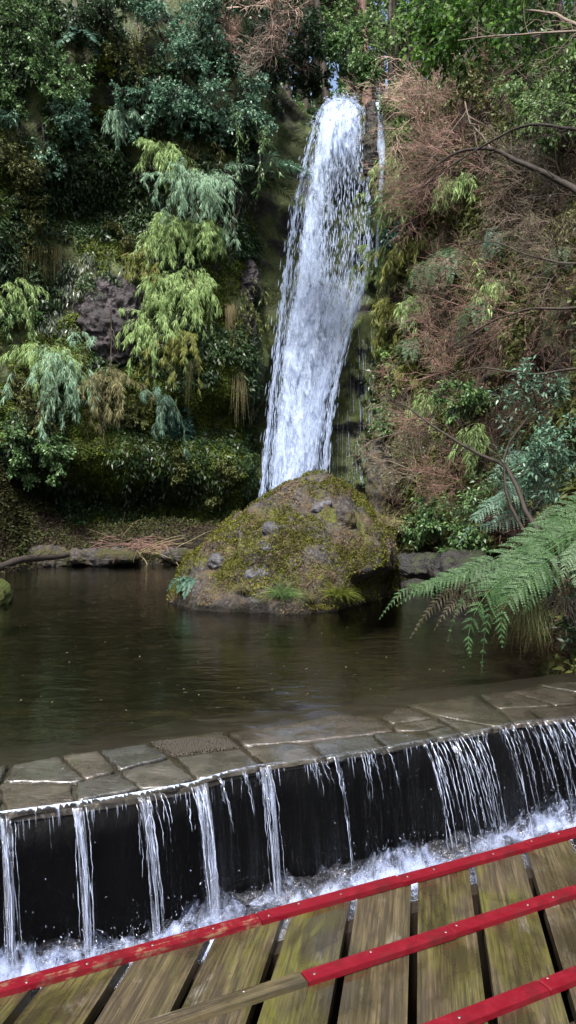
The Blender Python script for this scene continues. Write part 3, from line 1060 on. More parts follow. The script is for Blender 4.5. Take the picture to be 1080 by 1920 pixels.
def batten(perp, cuts):
    W, H = 0.057, 0.022
    for (a0, a1, kind) in cuts:
        dz = rr.normal(0, 0.001)
        off = perp + rr.normal(0, 0.002)
        c0, c1 = a0 + 0.0015, a1 - 0.0015
        na = max(2, int((c1 - c0) / 0.06))
        poly = [c0 * QD + (off - W) * ND, c1 * QD + (off - W) * ND, c1 * QD + off * ND, c0 * QD + off * ND]
        V, Q, F = box_between(poly, DZ + 0.0015, DZ + H + dz, 0.004)
        c = (c0 + c1) / 2 * QD + (off - W / 2) * ND
        name = "bare_batten" if kind == "bare" else "red_batten"
        o = poly_obj(name, V, Q, F, {"red": M_RED, "worn": M_WORN, "bare": M_BARE}[kind], deck, xaxis=QD if kind != "bare" else (-QD[1], QD[0]), origin=(c[0], c[1], DZ + H))
        if kind == "worn":
            o["label"] = "worn red batten with bare wood showing through"
        if kind == "bare":
            o["label"] = "unpainted brown wooden batten"
        s = a0 + 0.035
        while s < a1 - 0.02:
            sc = bpy.data.objects.new("screw", SCREW)
            COL.objects.link(sc)
            if not SCREW.materials:
                SCREW.materials.append(M_STEEL)
            sc.parent = o
            w = s * QD + (off - W / 2 + rr.normal(0, 0.010)) * ND
            m = np.array([w[0] - c[0], w[1] - c[1]])
            ang = o.rotation_euler[2]
            sc.location = (m[0] * math.cos(ang) + m[1] * math.sin(ang), -m[0] * math.sin(ang) + m[1] * math.cos(ang), dz - 0.0006)
            s += rr.uniform(0.13, 0.36)


def along(u, v, z=DZ + 0.026):
    return float(G(u, v, z)[:2] @ QD)


x1, x2, x3 = along(485, 1715), along(745, 1640), along(980, 1575)
batten(2.598, [(-1.9, -0.4, "worn"), (-0.4, x1, "worn"), (x1, x2, "red"), (x2, x3, "red"), (x3, x3 + .9, "red"), (x3 + .9, x3 + 2, "red")])
y1, y2, y3 = along(565, 1820), along(840, 1735), along(1075, 1660)
batten(2.21, [(-2.2, -.9, "red"), (-.9, y1, "bare"), (y1, y2, "red"), (y2, y3, "red"), (y3, y3 + 1.2, "red")])
z1 = along(1007, 1833)
batten(1.826, [(-2.0, .1, "red"), (.1, z1, "red"), (z1, z1 + 1, "red"), (z1 + 1, z1 + 2, "red")])
for i, p in enumerate((1.44, 1.055, .67)):
    batten(p, [(-2.4, -.9, "red"), (-.9, .3, "red"), (.3, 1.6, "red"), (1.6, 3, "red")])
# joists under the planks
for perp in (2.50, 1.7, 0.9):
    poly = [-3.6 * QD + (perp - .07) * ND, 4.2 * QD + (perp - .07) * ND, 4.2 * QD + perp * ND, -3.6 * QD + perp * ND]
    V, Q, F = box_between(poly, -0.72 if perp > 2.4 else -0.2, DZ - 0.047, 0.004)
    poly_obj("joist", V, Q, F, dark_wet("dark_joist_wood", (.02, .014, .009), .6), deck, xaxis=QD, origin=(0, 1.2, 0))
for a in (-1.8, 0.2, 2.2, 3.8):
    poly = [a * QD + 2.40 * ND, (a + .1) * QD + 2.40 * ND, (a + .1) * QD + 2.495 * ND, a * QD + 2.495 * ND]
    V, Q, F = box_between(poly, -1.25, -0.721, 0.004)
    poly_obj("post", V, Q, F, dark_wet("dark_post_wood", (.02, .014, .009), .6), deck, xaxis=QD, origin=(0, 1.2, 0))
# ================================================================== boulder and other rocks
def boulder_mat(name="mossy_boulder_stone", moss=(.095, .105, .014), amt=0.0, wet=0.0):
    t = NT(name)
    v = t.coord("Object")
    n = t.noise(v, 2.6, 8, 0.62)
    f = t.noise(v, 13, 6, 0.7)
    ff = t.noise(v, 48, 4, 0.65)
    mo = t.noise(v, 1.5, 7, 0.68)
    stone = t.ramp(f, [(0.32, (.012, .011, .011)), (0.52, (.055, .050, .047)), (0.72, (.16, .15, .15))])
    litter = t.ramp(ff, [(0.3, (.03, .022, .012)), (0.55, (.11, .08, .045)), (0.75, (.20, .16, .10))])
    col = t.mix(t.ramp(n, [(0.50, 0.0), (0.60, 0.8)]), stone, litter)
    mc = t.ramp(ff, [(0.28, tuple(x * .3 for x in moss)), (0.5, moss), (0.75, tuple(x * 1.9 for x in moss))])
    mc = t.mix(t.ramp(n, [(0.4, 0.0), (0.65, 0.7)]), mc, (.045, .050, .012))
    m = t.math("ADD", t.math("MULTIPLY", mo, 0.7), t.math("MULTIPLY", f, 0.3))
    col = t.mix(t.ramp(m, [(0.505 - amt, 0.0), (0.57 - amt, 0.9)]), col, mc)
    zz = t.n("SeparateXYZ", Vector=v).outputs["Z"]
    wl = t.math("ADD", zz, t.math("MULTIPLY", t.math("SUBTRACT", f, 0.5), 0.25))
    col = t.mix(t.ramp(wl, [(0.04, 0.85 * wet), (0.17, 0.0)]), col, (.010, .009, .007))
    h = t.math("ADD", f, t.math("MULTIPLY", ff, 0.5))
    return t.surf(t.bsdf(col, 0.8, t.bump(h, 1.0, 0.07), spec=0.25))


def rock(name, center, size, seed, mat, parent=None, sub=5, rough=0.18, lump=0.35, shape=None):
    import bmesh
    bm = bmesh.new()
    bmesh.ops.create_icosphere(bm, subdivisions=sub, radius=1)
    V = np.array([v.co[:] for v in bm.verts])
    Fc = np.array([[v.index for v in f.verts] for f in bm.faces])
    bm.free()
    if shape is not None:
        V = shape(V)
    else:
        V = V * np.array(size)
    n = norm(V / np.array(size) ** 2)
    s = np.mean(size)
    q = V / s
    V = V + n * s * (lump * fbm(q * 1.1 + seed, 3, seed) + rough * fbm(q * 3.2 + seed, 4, seed + 1, True) + 0.05 * fbm(q * 12, 3, seed + 2))[:, None]
    o = link(name, mesh(name, V, None, Fc, smooth=True), mat, parent)
    o.location = Vector(center) - (parent.location if parent else Vector((0, 0, 0)))
    return o, V + np.array(center), Fc


BY = 12.9
boul = thing("mossy_boulder", "huge rounded boulder thick with moss standing in the pool before the waterfall", "boulder", (0, BY, 0))
OUT = [(322, 1135), (330, 1108), (350, 1065), (368, 1032), (395, 1012), (440, 984), (480, 958), (520, 938), (550, 917), (580, 903), (602, 899), (640, 905), (672, 925), (700, 948), (722, 978),
       (738, 1010), (749, 1045), (748, 1075), (742, 1105), (735, 1135)]
oz = np.array([P(u, v, BY)[2] for u, v in OUT])
ox = np.array([P(u, v, BY)[0] for u, v in OUT])


def boulder_shape(S):
    """turns a unit sphere into the dome whose outline stands in the plane y = BY"""
    x0, x1 = ox[0], ox[-1]
    a = np.clip(S[:, 0], -1, 1)
    X = (x0 + x1) / 2 + a * (x1 - x0) / 2 * (1 + 0.0 * a)
    top = np.interp(X, ox, oz)
    rr_ = np.sqrt(np.maximum(1e-6, 1 - a ** 2))
    fz = S[:, 2] / rr_
    fy = S[:, 1] / rr_
    Z = np.where(fz > 0, fz * np.maximum(top, 0.05), fz * 0.7)
    depth = 1.75 * np.sqrt(np.maximum(0.02, 1 - a ** 2)) ** 0.7
    Y = fy * depth
    # the front leans back towards the crown, the foot is slightly undercut on the right
    Y = Y + np.maximum(Z, 0) * 0.10
    V = np.stack([X, Y, Z], 1)
    rf = np.random.default_rng(4)
    for nx, ny, nz, cut in [(-.55, -.6, .58, .13), (.1, -.75, .65, .14), (.62, -.5, .6, .12), (-.2, -.3, .93, .05), (.8, -.6, .1, .13), (-.8, -.5, .25, .10), (.35, -.9, .25, .13),
                            (-.3, -.9, .2, .12), (.45, -.2, .87, .05), (-.6, -.1, .8, .05), (.15, -.95, .45, .10)]:
        nn = norm(np.array([nx, ny, nz]))
        h = V @ nn
        lim = h.max() * (1 - cut)
        V = V - nn[None] * (np.maximum(0, h - lim) * .85)[:, None]
    und = sstep(.75, 1.2, V[:, 0]) * sstep(.62, .25, V[:, 2]) * (V[:, 1] < 0)
    V[:, 1] += .75 * und
    return V


M_BOULDER = boulder_mat(wet=1.0)
bo, BVs, BFs = rock("stone", (0, BY, 0), (1.75, 1.6, 1.6), 3, M_BOULDER, boul, sub=6, rough=0.10, lump=0.08, shape=boulder_shape)
BB = BVHTree.FromPolygons([tuple(x) for x in BVs], [tuple(f) for f in BFs.tolist()])


def hit_b(u, v):
    d = (Vector(P(u, v, 1.0)) - Vector((0, 0, CAMZ))).normalized()
    loc, nor, _, _ = BB.ray_cast(Vector((0, 0, CAMZ)), d)
    return (np.array(loc), np.array(nor)) if loc is not None else (P(u, v, BY - 1.5), np.array([0, -1, .3]))


def stone_mat():
    t = NT("bare_grey_stone")
    v = t.coord("Object")
    n = t.noise(v, 6, 7, 0.65)
    f = t.noise(v, 30, 5, 0.65)
    col = t.ramp(n, [(0.3, (.018, .017, .020)), (0.5, (.060, .060, .070)), (0.72, (.17, .17, .195))])
    col = t.mix(t.ramp(f, [(0.4, 0.6), (0.6, 0.0)]), col, (.03, .03, .03))
    return t.surf(t.bsdf(col, 0.5, t.bump(t.math("ADD", n, f), 0.7, 0.04), spec=0.4))


M_STONE = stone_mat()
for i, (u, v, w, h) in enumerate([(495, 1078, 34, 20), (425, 1045, 34, 18), (515, 985, 24, 16), (548, 1054, 17, 14), (497, 1018, 16, 13), (600, 945, 26, 12), (655, 960, 20, 30)]):
    p, n = hit_b(u, v)
    s = np.array([w, h * 1.0, h]) * p[1] / FPX
    o, _, _ = rock("bare_stone", p - n * s[1] * 0.86, s * .9, 20 + i, M_STONE if i < 6 else boulder_mat("bare_brown_earth", (.06, .045, .035)), boul, sub=4, rough=0.30, lump=0.45)
    o.rotation_euler = (0.2, 0.15 * ((i * 7) % 5 - 2), 0.2)


# moss cushions: thousands of tiny fronds standing on the stone
def surf_samples(V, F, n, r, keep=None):
    V = np.asarray(V)
    T = np.asarray(F)
    if T.shape[1] == 4:
        T = np.concatenate([T[:, [0, 1, 2]], T[:, [0, 2, 3]]])
    A, B, C = V[T[:, 0]], V[T[:, 1]], V[T[:, 2]]
    cr = np.cross(B - A, C - A)
    ar = np.linalg.norm(cr, axis=1)
    if keep is not None:
        ar = ar * keep((A + B + C) / 3, cr / (ar[:, None] + 1e-9))
    idx = np.searchsorted(np.cumsum(ar), r.random(n) * ar.sum())
    idx = np.minimum(idx, len(T) - 1)
    a, b = r.random(n), r.random(n)
    fl = a + b > 1
    a[fl], b[fl] = 1 - a[fl], 1 - b[fl]
    p = A[idx] + (B - A)[idx] * a[:, None] + (C - A)[idx] * b[:, None]
    return p, norm(cr[idx])


r = np.random.default_rng(31)
kp = lambda c, n: (c[:, 2] > 0.05) * (c[:, 1] < BY + 0.8) * sstep(-0.05, 0.12, fbm(c * 2.4, 4, 91)) * sstep(-0.5, 0.1, n[:, 2])
p, n = surf_samples(BVs, BFs, 26000, r, kp)
p = p + n * r.uniform(0, 0.045, (len(p), 1))
d = norm(n * 0.7 + r.normal(0, .7, p.shape))
V, Q = leaves(p, d, norm(n + r.normal(0, .5, p.shape)), r.uniform(.02, .05, len(p)), r.uniform(.010, .022, len(p)))
M_MOSS_Y = leaf_mat("yellow_green_moss", (.030, .036, .006), (.085, .092, .013), (.18, .185, .03), 0.8, 0.15, 0.1)
mo = link("moss", mesh("boulder_moss", V - np.array(boul.location), Q), M_MOSS_Y, boul)
mo["kind"] = "stuff"
kp2 = lambda c, n: (c[:, 2] > 0.03) * (c[:, 1] < BY + 0.8) * sstep(0.05, -0.1, fbm(c * 2.0, 4, 93))
p, n = surf_samples(BVs, BFs, 16000, r, kp2)
p = p + n * 0.01
V, Q = leaves(p, norm(np.cross(n, r.normal(0, 1, p.shape)) + n * .25), norm(n + r.normal(0, .4, p.shape)), r.uniform(.02, .07, len(p)), r.uniform(.006, .02, len(p)))
M_LITTER = leaf_mat("brown_leaf_litter", (.03, .02, .010), (.10, .075, .04), (.20, .16, .09), 0.7, 0.1, 0.2)
lt = link("leaf_litter", mesh("boulder_litter", V - np.array(boul.location), Q), M_LITTER, boul)
lt["kind"] = "stuff"

# small mossy rock at the left edge
M_MROCK = boulder_mat("green_mossy_stone", (.06, .085, .012), 0.12)
c = P(-22, 1118, 12.4)
ro, _, _ = rock("mossy_rock", (c[0], c[1], 0.10), (.36, .4, .34), 8, M_MROCK, None, sub=5, rough=.10, lump=.12)
tag(ro, "small bright green mossy rock rising from the water at the left edge", "rock")
# low dark rocks right of the boulder and along the right bank
M_DROCK = rock_mat("black_bank_rock", (.008, .008, .008), (.022, .020, .019), (.06, .055, .055), (.02, .03, .008), 0.1)
for i, (u, v, y, s, lab) in enumerate([
    (800, 1062, 15.6, (.75, .5, .28), "long low dark rock shelf right of the mossy boulder"),
    (866, 1070, 14.2, (.6, .5, .35), "dark wet rock behind the fern fronds right of the rock shelf"),
    (780, 1105, 14.0, (.35, .3, .16), "little black rock touching the water just right of the boulder"),
    (70, 1048, 19.6, (.9, .5, .30), "flat brown rock on the left shore behind the driftwood branch"),
    (190, 1045, 19.8, (1.0, .5, .22), "pale brown rock ledge on the far shore under the dry cane heap"),
    (340, 1042, 20.0, (.5, .4, .2), "small dark rock at the water inlet left of the boulder")]):
    c = P(u, v, y)
    ro, _, _ = rock("bank_rock", c, s, 40 + i, M_DROCK if i not in (3, 4, 5) else boulder_mat("earthy_shore_rock%d" % i, (.034, .036, .012)), None, sub=5, rough=.18, lump=.3)
    tag(ro, lab, "rock")

# dark basalt outcrops of the left cliff
def basalt_mat():
    t = NT("dark_purple_basalt")
    v = t.coord("Object")
    n = t.noise(v, 2.2, 8, 0.62, 0.6)
    f = t.noise(v, 9, 6, 0.65)
    col = t.ramp(n, [(0.3, (.012, .010, .012)), (0.55, (.050, .042, .048)), (0.75, (.12, .10, .115))])
    col = t.mix(t.ramp(f, [(0.4, 0.7), (0.62, 0.0)]), col, (.010, .009, .010))
    return t.surf(t.bsdf(col, 0.5, t.bump(t.math("ADD", n, f), 1.0, 0.10), spec=0.4))


M_BASALT = basalt_mat()
for i, (u, v, hw, hh, lab) in enumerate([
    (203, 600, 66, 92, "large bare purplish basalt face on the cliff left of the bamboo plumes"),
    (452, 530, 32, 55, "narrow dark bare rock patch beside the waterfall above the hanging dry grass"),
    (465, 640, 16, 60, "slim wet rock rib close to the left side of the waterfall")]):
    p, n = hit(u, v)
    s = np.array([hw, hw * 0.55, hh]) * p[1] / FPX
    ro, _, _ = rock("rock_outcrop", p + np.array([0, 0.15, 0]), s, 70 + i, M_BASALT, None, sub=6, rough=.22, lump=.25)
    tag(ro, lab, "rock")
M_LIPROCK = rock_mat("black_lip_rock", (.003, .003, .003), (.009, .008, .008), (.022, .020, .020), (.010, .016, .004), 0.3)
p = P(697, 245, 23.95)
ro, _, _ = rock("lip_rock", (p[0], p[1], p[2] - .3), (.22, .4, 1.2), 83, M_LIPROCK, None, sub=5, rough=.2, lump=.25)
tag(ro, "dark wet rock standing between the two falls at the lip", "rock")
# pale stalagmite-like rock knob right of the falls foot
p = P(712, 880, 21.6)
ro, _, _ = rock("rock_pillar", (p[0], p[1], p[2] - .4), (.36, .4, 1.55), 81, boulder_mat("pale_mossy_pillar", (.11, .10, .035)), None, sub=5, rough=.12, lump=.2)
tag(ro, "pale mossy rock pillar rising behind the boulder right of the waterfall", "rock")
# ================================================================== waterfall
LV = np.array([185, 195, 210, 240, 300, 375, 450, 515, 565, 610, 675, 750, 825, 900, 965])
LL = np.array([622, 606, 598, 588, 572, 557, 545, 536, 530, 525, 518, 509, 501, 495, 488])
LR = np.array([655, 672, 681, 684, 688, 691, 692, 686, 672, 658, 640, 624, 614, 609, 606])
YT, YB = 24.7, 23.4


def fall_mat(name, thr, seed, dens=1.0):
    t = NT(name)
    uv = t.n("UVMap", _uv_map="UVMap").outputs[0]
    m = lambda s, l=(0, 0, 0): t.n("Mapping", Vector=uv, Scale=s, Location=l).outputs[0]
    a = t.noise(m((4.6, 1.3, 1), (seed, seed * 2, 0)), 1.0, 5, 0.62, 0.9)
    b = t.noise(m((13, 4.2, 1), (seed * 3, 1, 0)), 1.0, 4, 0.65, 0.6)
    c = t.noise(m((1.1, .35, 1), (seed, 4, 0)), 1.0, 3, 0.5)
    s = t.math("ADD", t.math("MULTIPLY", a, 0.5), t.math("MULTIPLY", b, 0.32))
    s = t.math("ADD", s, t.math("MULTIPLY", c, 0.18))
    at = t.n("Attribute", _attribute_name="cover").outputs["Fac"]
    s = t.math("ADD", s, t.math("MULTIPLY", t.math("SUBTRACT", at, 0.5), 0.62))
    fac = t.ramp(s, [(thr - .06, 0.0), (thr + .08, dens)])
    h = t.math("ADD", a, t.math("MULTIPLY", b, 0.6))
    nb = t.bump(h, 0.45, 0.18)
    df = t.n("BsdfDiffuse", Color=(.50, .60, .79, 1), Normal=nb).outputs[0]
    tl = t.n("BsdfTranslucent", Color=(.50, .60, .79, 1)).outputs[0]
    w = t.mixs(0.35, df, tl)
    return t.surf(t.mixs(fac, t.n("BsdfTransparent").outputs[0], w))


fallp = P(600, 930, YB)
fall = thing("waterfall", "tall white waterfall plunging down the dark cliff behind the mossy boulder", "waterfall", (fallp[0], fallp[1], 0))


def fall_sheet(parent, lv, ll, lr, dy, bulge, mat, cover, seed, nr=190, nc=44, ext=0.0):
    vv = np.linspace(lv[0], lv[-1], nr)
    f = np.linspace(0, 1, nc)
    L, Rr = np.interp(vv, lv, ll) - ext, np.interp(vv, lv, lr) + ext
    U = L[:, None] + (Rr - L)[:, None] * f[None]
    tt = ((vv - lv[0]) / (lv[-1] - lv[0]))[:, None]
    Y = YT + (YB - YT) * tt ** 0.6 + dy - bulge * np.sin(math.pi * f)[None] * sstep(0, 0.10, tt)
    Pw = np.stack([(U - 540) / FPX * Y, Y, CAMZ + (HOR - vv[:, None]) / FPX * Y], -1)
    q = np.stack([Pw[..., 0] * 2.4, Pw[..., 2] * 0.6, 0 * U + seed], -1)
    Pw[..., 1] += 0.07 * fbm(q, 4, seed, True)
    Pw[..., 0] += 0.05 * fbm(q * 2, 2, seed + 5)
    uv = np.stack([Pw[..., 0], Pw[..., 2]], -1).reshape(-1, 2)
    me = mesh("water_sheet", local(Pw, parent), grid_quads(nr, nc), uv=uv, smooth=True)
    at = me.attributes.new("cover", "FLOAT", "POINT")
    at.data.foreach_set("value", cover(tt + 0 * f[None], f[None] + 0 * tt).astype(np.float32).ravel())
    return link("water_sheet", me, mat, parent)


def cover_main(t, f):
    e = np.minimum(f, 1 - f)
    c = 0.27 + 0.40 * sstep(0, 0.22, e)
    c = c - 0.36 * np.exp(-((f - 0.66) / 0.26) ** 2) * np.exp(-((t - 0.30) / 0.15) ** 2)
    c = c + 0.06 * sstep(0.62, 0.85, t) + 0.12 * sstep(0.18, 0.0, t)
    return c


fall_sheet(fall, LV, LL, LR, 0.25, 0.15, fall_mat("fall_back", 0.54, 3.1, .9), cover_main, 201)
fall_sheet(fall, LV, LL, LR, 0.0, 0.30, fall_mat("fall_middle", 0.575, 11.7, .95), cover_main, 211)
DV = np.array([380, 440, 500, 540, 575, 610, 650, 700, 760, 830, 900])
fall_sheet(fall, DV, np.array([672, 664, 655, 644, 630, 618, 604, 590, 572, 556, 545]), np.array([690, 697, 701, 698, 688, 671, 655, 640, 624, 614, 609]), -0.10, 0.22,
           fall_mat("fall_slant", 0.53, 17.3, .9), lambda t, f: 0.10 + 0.56 * sstep(0, .4, np.minimum(f, 1 - f)) + .15 * sstep(.6, 1, f) * sstep(0, .1, 1 - f) - .5 * sstep(.45, 0, t) - .25 * sstep(.75, 1, t), 251, 120, 30)
fall_sheet(fall, LV, LL + 2, LR - 2, -0.22, 0.38, fall_mat("fall_front", 0.61, 23.9, .95), cover_main, 221, ext=2)

fall_sheet(fall, LV, LL, LR, -0.40, 0.30, fall_mat("fall_veil", 0.60, 29.3, .6), lambda t, f: .20 + .30 * sstep(0, .3, np.minimum(f, 1 - f)) + 0 * t, 261, ext=15)
# flying water: spindles strewn through the falling column, ragged along both sides
r = np.random.default_rng(77)
N = 6000
vv = 185 + (965 - 185) * r.random(N) ** 0.9
f = r.random(N)
edge = r.random(N) < 0.36
f = np.where(edge, np.where(r.random(N) < .5, -0.0 + r.exponential(.028, N) * r.choice([-1, 1], N) * .7, 1.0 + r.exponential(.028, N) * r.choice([-1, 1], N) * .7), f)
L, Rr = np.interp(vv, LV, LL), np.interp(vv, LV, LR)
U = L + (Rr - L) * f
tt = (vv - 185) / 780
Y = YT + (YB - YT) * tt ** .6 + r.uniform(-.55, .25, N)
Pc = np.stack([(U - 540) / FPX * Y, Y, CAMZ + (HOR - vv) / FPX * Y], -1)
slope = (np.interp(vv + 12, LV, LL) - np.interp(vv - 12, LV, LL)) * (1 - f) + (np.interp(vv + 12, LV, LR) - np.interp(vv - 12, LV, LR)) * f
dirs = norm(np.stack([slope / 24 + r.normal(0, .07, N), r.normal(0, .05, N), -np.ones(N)], -1))
Ls = r.uniform(.05, .20, N) * (0.6 + 0.9 * tt)
C = Pc[:, None, :] + dirs[:, None, :] * (Ls[:, None] * np.array([-1, -.3, .4, 1.0])[None])[:, :, None]
R = np.array([.10, 1.0, .9, .05])[None] * r.uniform(.004, .011, (N, 1))
V, Q = tubes(C, R, 5)
M_SPRAY = NT("white_spray")
M_SPRAY = M_SPRAY.surf(M_SPRAY.mixs(.3, M_SPRAY.n("BsdfDiffuse", Color=(.50, .60, .79, 1)).outputs[0], M_SPRAY.n("BsdfTranslucent", Color=(.50, .60, .79, 1)).outputs[0]))
Nt = 260
Ut = r.normal(642, 26, Nt)
vt = np.interp(Ut, [590, 606, 622, 655, 672, 690], [230, 200, 186, 186, 197, 225]) - np.abs(r.normal(0, 7, Nt)) + 3
Yt = YT + r.uniform(-.5, .2, Nt)
Pt = np.stack([(Ut - 540) / FPX * Yt, Yt, CAMZ + (HOR - vt) / FPX * Yt], -1)
dt = norm(np.stack([(Ut - 642) / 40 + r.normal(0, .2, Nt), r.normal(-.1, .1, Nt), r.normal(-.2, .6, Nt)], -1))
Lt = r.uniform(.02, .09, Nt)
V2, Q2 = tubes(Pt[:, None, :] + dt[:, None, :] * (Lt[:, None] * np.array([-1, -.3, .4, 1.0])[None])[:, :, None], np.array([.10, 1.0, .9, .05])[None] * r.uniform(.004, .012, (Nt, 1)), 5)
V, Q = join([(V, Q), (V2, Q2)])
s = link("spray", mesh("spray", local(V, fall), Q, smooth=True), M_SPRAY, fall)
s["kind"] = "stuff"

# thin side fall
SV = np.array([190, 204, 240, 300, 375, 430, 500])
SL = np.array([703, 706, 705, 708, 706, 704, 700])
SR = np.array([711, 718, 724, 725, 720, 718, 712])
p = P(712, 560, 24.0)
side = thing("thin_waterfall", "thin broken side fall right of the main waterfall, half hidden by leaves", "waterfall", (p[0], p[1], p[2]))
cs = lambda t, f: 0.28 + 0.5 * sstep(0, .35, np.minimum(f, 1 - f)) - 0.12 * t
YT, YB = 22.9, 22.6
fall_sheet(side, SV, SL, SR, -.15, .1, fall_mat("side_fall", 0.56, 31.0, .8), cs, 231, 90, 10)
fall_sheet(side, SV, SL, SR, -.32, .1, fall_mat("side_fall_front", 0.60, 41.0, .8), cs, 237, 90, 10)

# trickles on the rock right of the fall
tr = thing("rock_trickles", "thin white trickles running down the dark rock wall right of the waterfall", "trickle", tuple(P(660, 800, 23.6)))
C, R = [], []
for i in range(44):
    u = r.uniform(612, 700)
    v0 = max(np.interp(u, [612, 640, 670, 700], [770, 660, 610, 560]) + abs(r.normal(0, 60)), 560)
    nseg = r.integers(1, 4)
    for k in range(nseg):
        va = v0 + r.uniform(0, 1) * (905 - v0)
        vb = min(915, va + r.uniform(15, 90))
        vs = np.linspace(va, vb, 12)
        us = u + np.cumsum(r.normal(0, .5, 12))
        pts = []
        for a, b in zip(us, vs):
            h_, n_ = hit(a, b)
            pts.append(h_ + np.array([0, -0.10, 0]))
        C.append(pts)
        R.append(r.uniform(.0015, .0035) * (0.3 + r.random(12)))
for u, v0, v1 in ((673, 690, 800), (674, 800, 900), (680, 640, 720), (694, 650, 760), (672, 610, 680), (668, 820, 890)):
    vs = np.linspace(v0, v1, 12)
    C.append([hit(u + 2 * math.sin(x * .05), x)[0] + np.array([0, -.12, 0]) for x in vs])
    R.append(.005 * (0.4 + r.random(12)))
V, Q = tubes(np.array(C), np.array(R), 4)
link("trickle", mesh("trickle", local(V, tr), Q, smooth=True), M_SPRAY, tr)["kind"] = "stuff"
# ================================================================== plants
M_GREEN = leaf_mat("mid_green_leaves", (.042, .095, .032), (.105, .205, .070), (.20, .32, .12))
M_BLUEG = leaf_mat("blue_green_leaves", (.050, .120, .076), (.125, .255, .165), (.25, .40, .28))
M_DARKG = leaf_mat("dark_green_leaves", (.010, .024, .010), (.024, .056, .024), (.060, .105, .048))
M_TEAL = leaf_mat("teal_leaves", (.036, .10, .085), (.085, .20, .16), (.16, .30, .24))
M_BAMBOO = leaf_mat("pale_bamboo_leaves", (.13, .215, .062), (.26, .395, .140), (.44, .58, .26), .5, .35, .3)
M_BAMBLUE = leaf_mat("silvery_bamboo_leaves", (.115, .215, .140), (.23, .39, .26), (.41, .58, .40), .5, .35, .3)
M_BAMYEL = leaf_mat("yellow_green_bamboo_leaves", (.085, .105, .018), (.16, .18, .035), (.26, .26, .07), .5, .35, .3)
M_LIME = leaf_mat("lime_leaves", (.07, .10, .012), (.13, .165, .022), (.22, .23, .04), .5, .35, .3)
M_BRIGHT = leaf_mat("bright_green_leaves", (.065, .125, .036), (.13, .225, .072), (.24, .35, .14), .42, .4)
M_MAPLE = leaf_mat("backlit_green_leaves", (.030, .085, .014), (.075, .17, .028), (.15, .27, .05), .5, .5, .3)
M_FERN = leaf_mat("fern_green", (.045, .085, .040), (.080, .140, .065), (.135, .20, .10), .5, .3, .3)
M_FERNB = leaf_mat("blue_fern_green", (.040, .095, .065), (.075, .150, .105), (.13, .21, .15), .5, .3, .3)
M_DRYL = leaf_mat("dry_straw_leaves", (.08, .075, .032), (.16, .15, .07), (.28, .26, .14), .6, .25, .2)
M_OLIVE = leaf_mat("olive_leaves", (.040, .050, .012), (.085, .102, .026), (.15, .17, .05), .55, .25, .3)
M_BARK = bark_mat("grey_brown_bark", (.014, .011, .008), (.045, .036, .028))
M_BARKD = bark_mat("wet_dark_bark", (.008, .007, .006), (.032, .025, .020))
M_TWIGR = bark_mat("reddish_brown_twigs", (.085, .046, .038), (.23, .140, .115))
M_TWIGP = bark_mat("pinkish_dead_twigs", (.18, .12, .095), (.46, .33, .27))
M_TWIGG = bark_mat("grey_twigs", (.060, .046, .036), (.19, .15, .12))
M_STRAW = bark_mat("straw_stems", (.10, .088, .036), (.26, .23, .12))
M_MOSSS = bark_mat("mossy_strands", (.035, .036, .008), (.10, .095, .03))
M_CULM = bark_mat("green_culms", (.05, .06, .02), (.12, .13, .05))
CAM = np.array([0, 0, CAMZ])


def part(name, geo, mat, root, stuff=False):
    V, Q = geo
    o = link(name, mesh(name, local(V, root), Q), mat, root)
    return o


def frame_dir(n):
    n = norm(n)
    return norm(n * np.array([1, 1, .3]) + np.array([0, 0, .25]))


def shrub(name, label, cat, p, n, size, mat, seed, group=None, leafL=.075, leafW=.045, dens=1.0, limbs=6, hang=0.0, wood=None, spread=.75, upb=.9):
    r = np.random.default_rng(seed)
    root = thing(name, label, cat, tuple(p), group)
    d0 = norm(frame_dir(n)[None] + r.normal(0, .75, (limbs, 3)) + np.array([0, 0, .25 - hang]))
    C0 = walk(np.repeat(np.asarray(p)[None] - norm(n) * .15, limbs, 0), d0, size * r.uniform(.7, 1.15, limbs), 7, .16, .05 + hang * .3, r)
    C1 = sprout(C0, 8, size * .55, 6, .9, .18, .03 + hang * .2, .25, .1, r)
    C2 = sprout(C1, 6, size * .28, 4, .9, .2, .03 + hang * .2, .2, .1, r)
    k = max(2, int(round(7 * dens)))
    L1 = leafy(C2, k, leafL, leafW, 1.0, upb, .1, .1, hang * .7, r)
    L2 = leafy(C1, k, leafL, leafW, 1.0, upb, .1, .3, hang * .7, r)
    part("foliage", join([L1, L2]), mat, root)
    w = wood or M_BARKD
    s = np.linspace(1, .35, 7)
    part("branches", join([tubes(C0, .016 * size * s[None]), tubes(C1, .007 * size * np.linspace(1, .4, 6)[None]), tubes(C2, .0035 * size * np.ones((1, 4)))]), w, root)
    return root


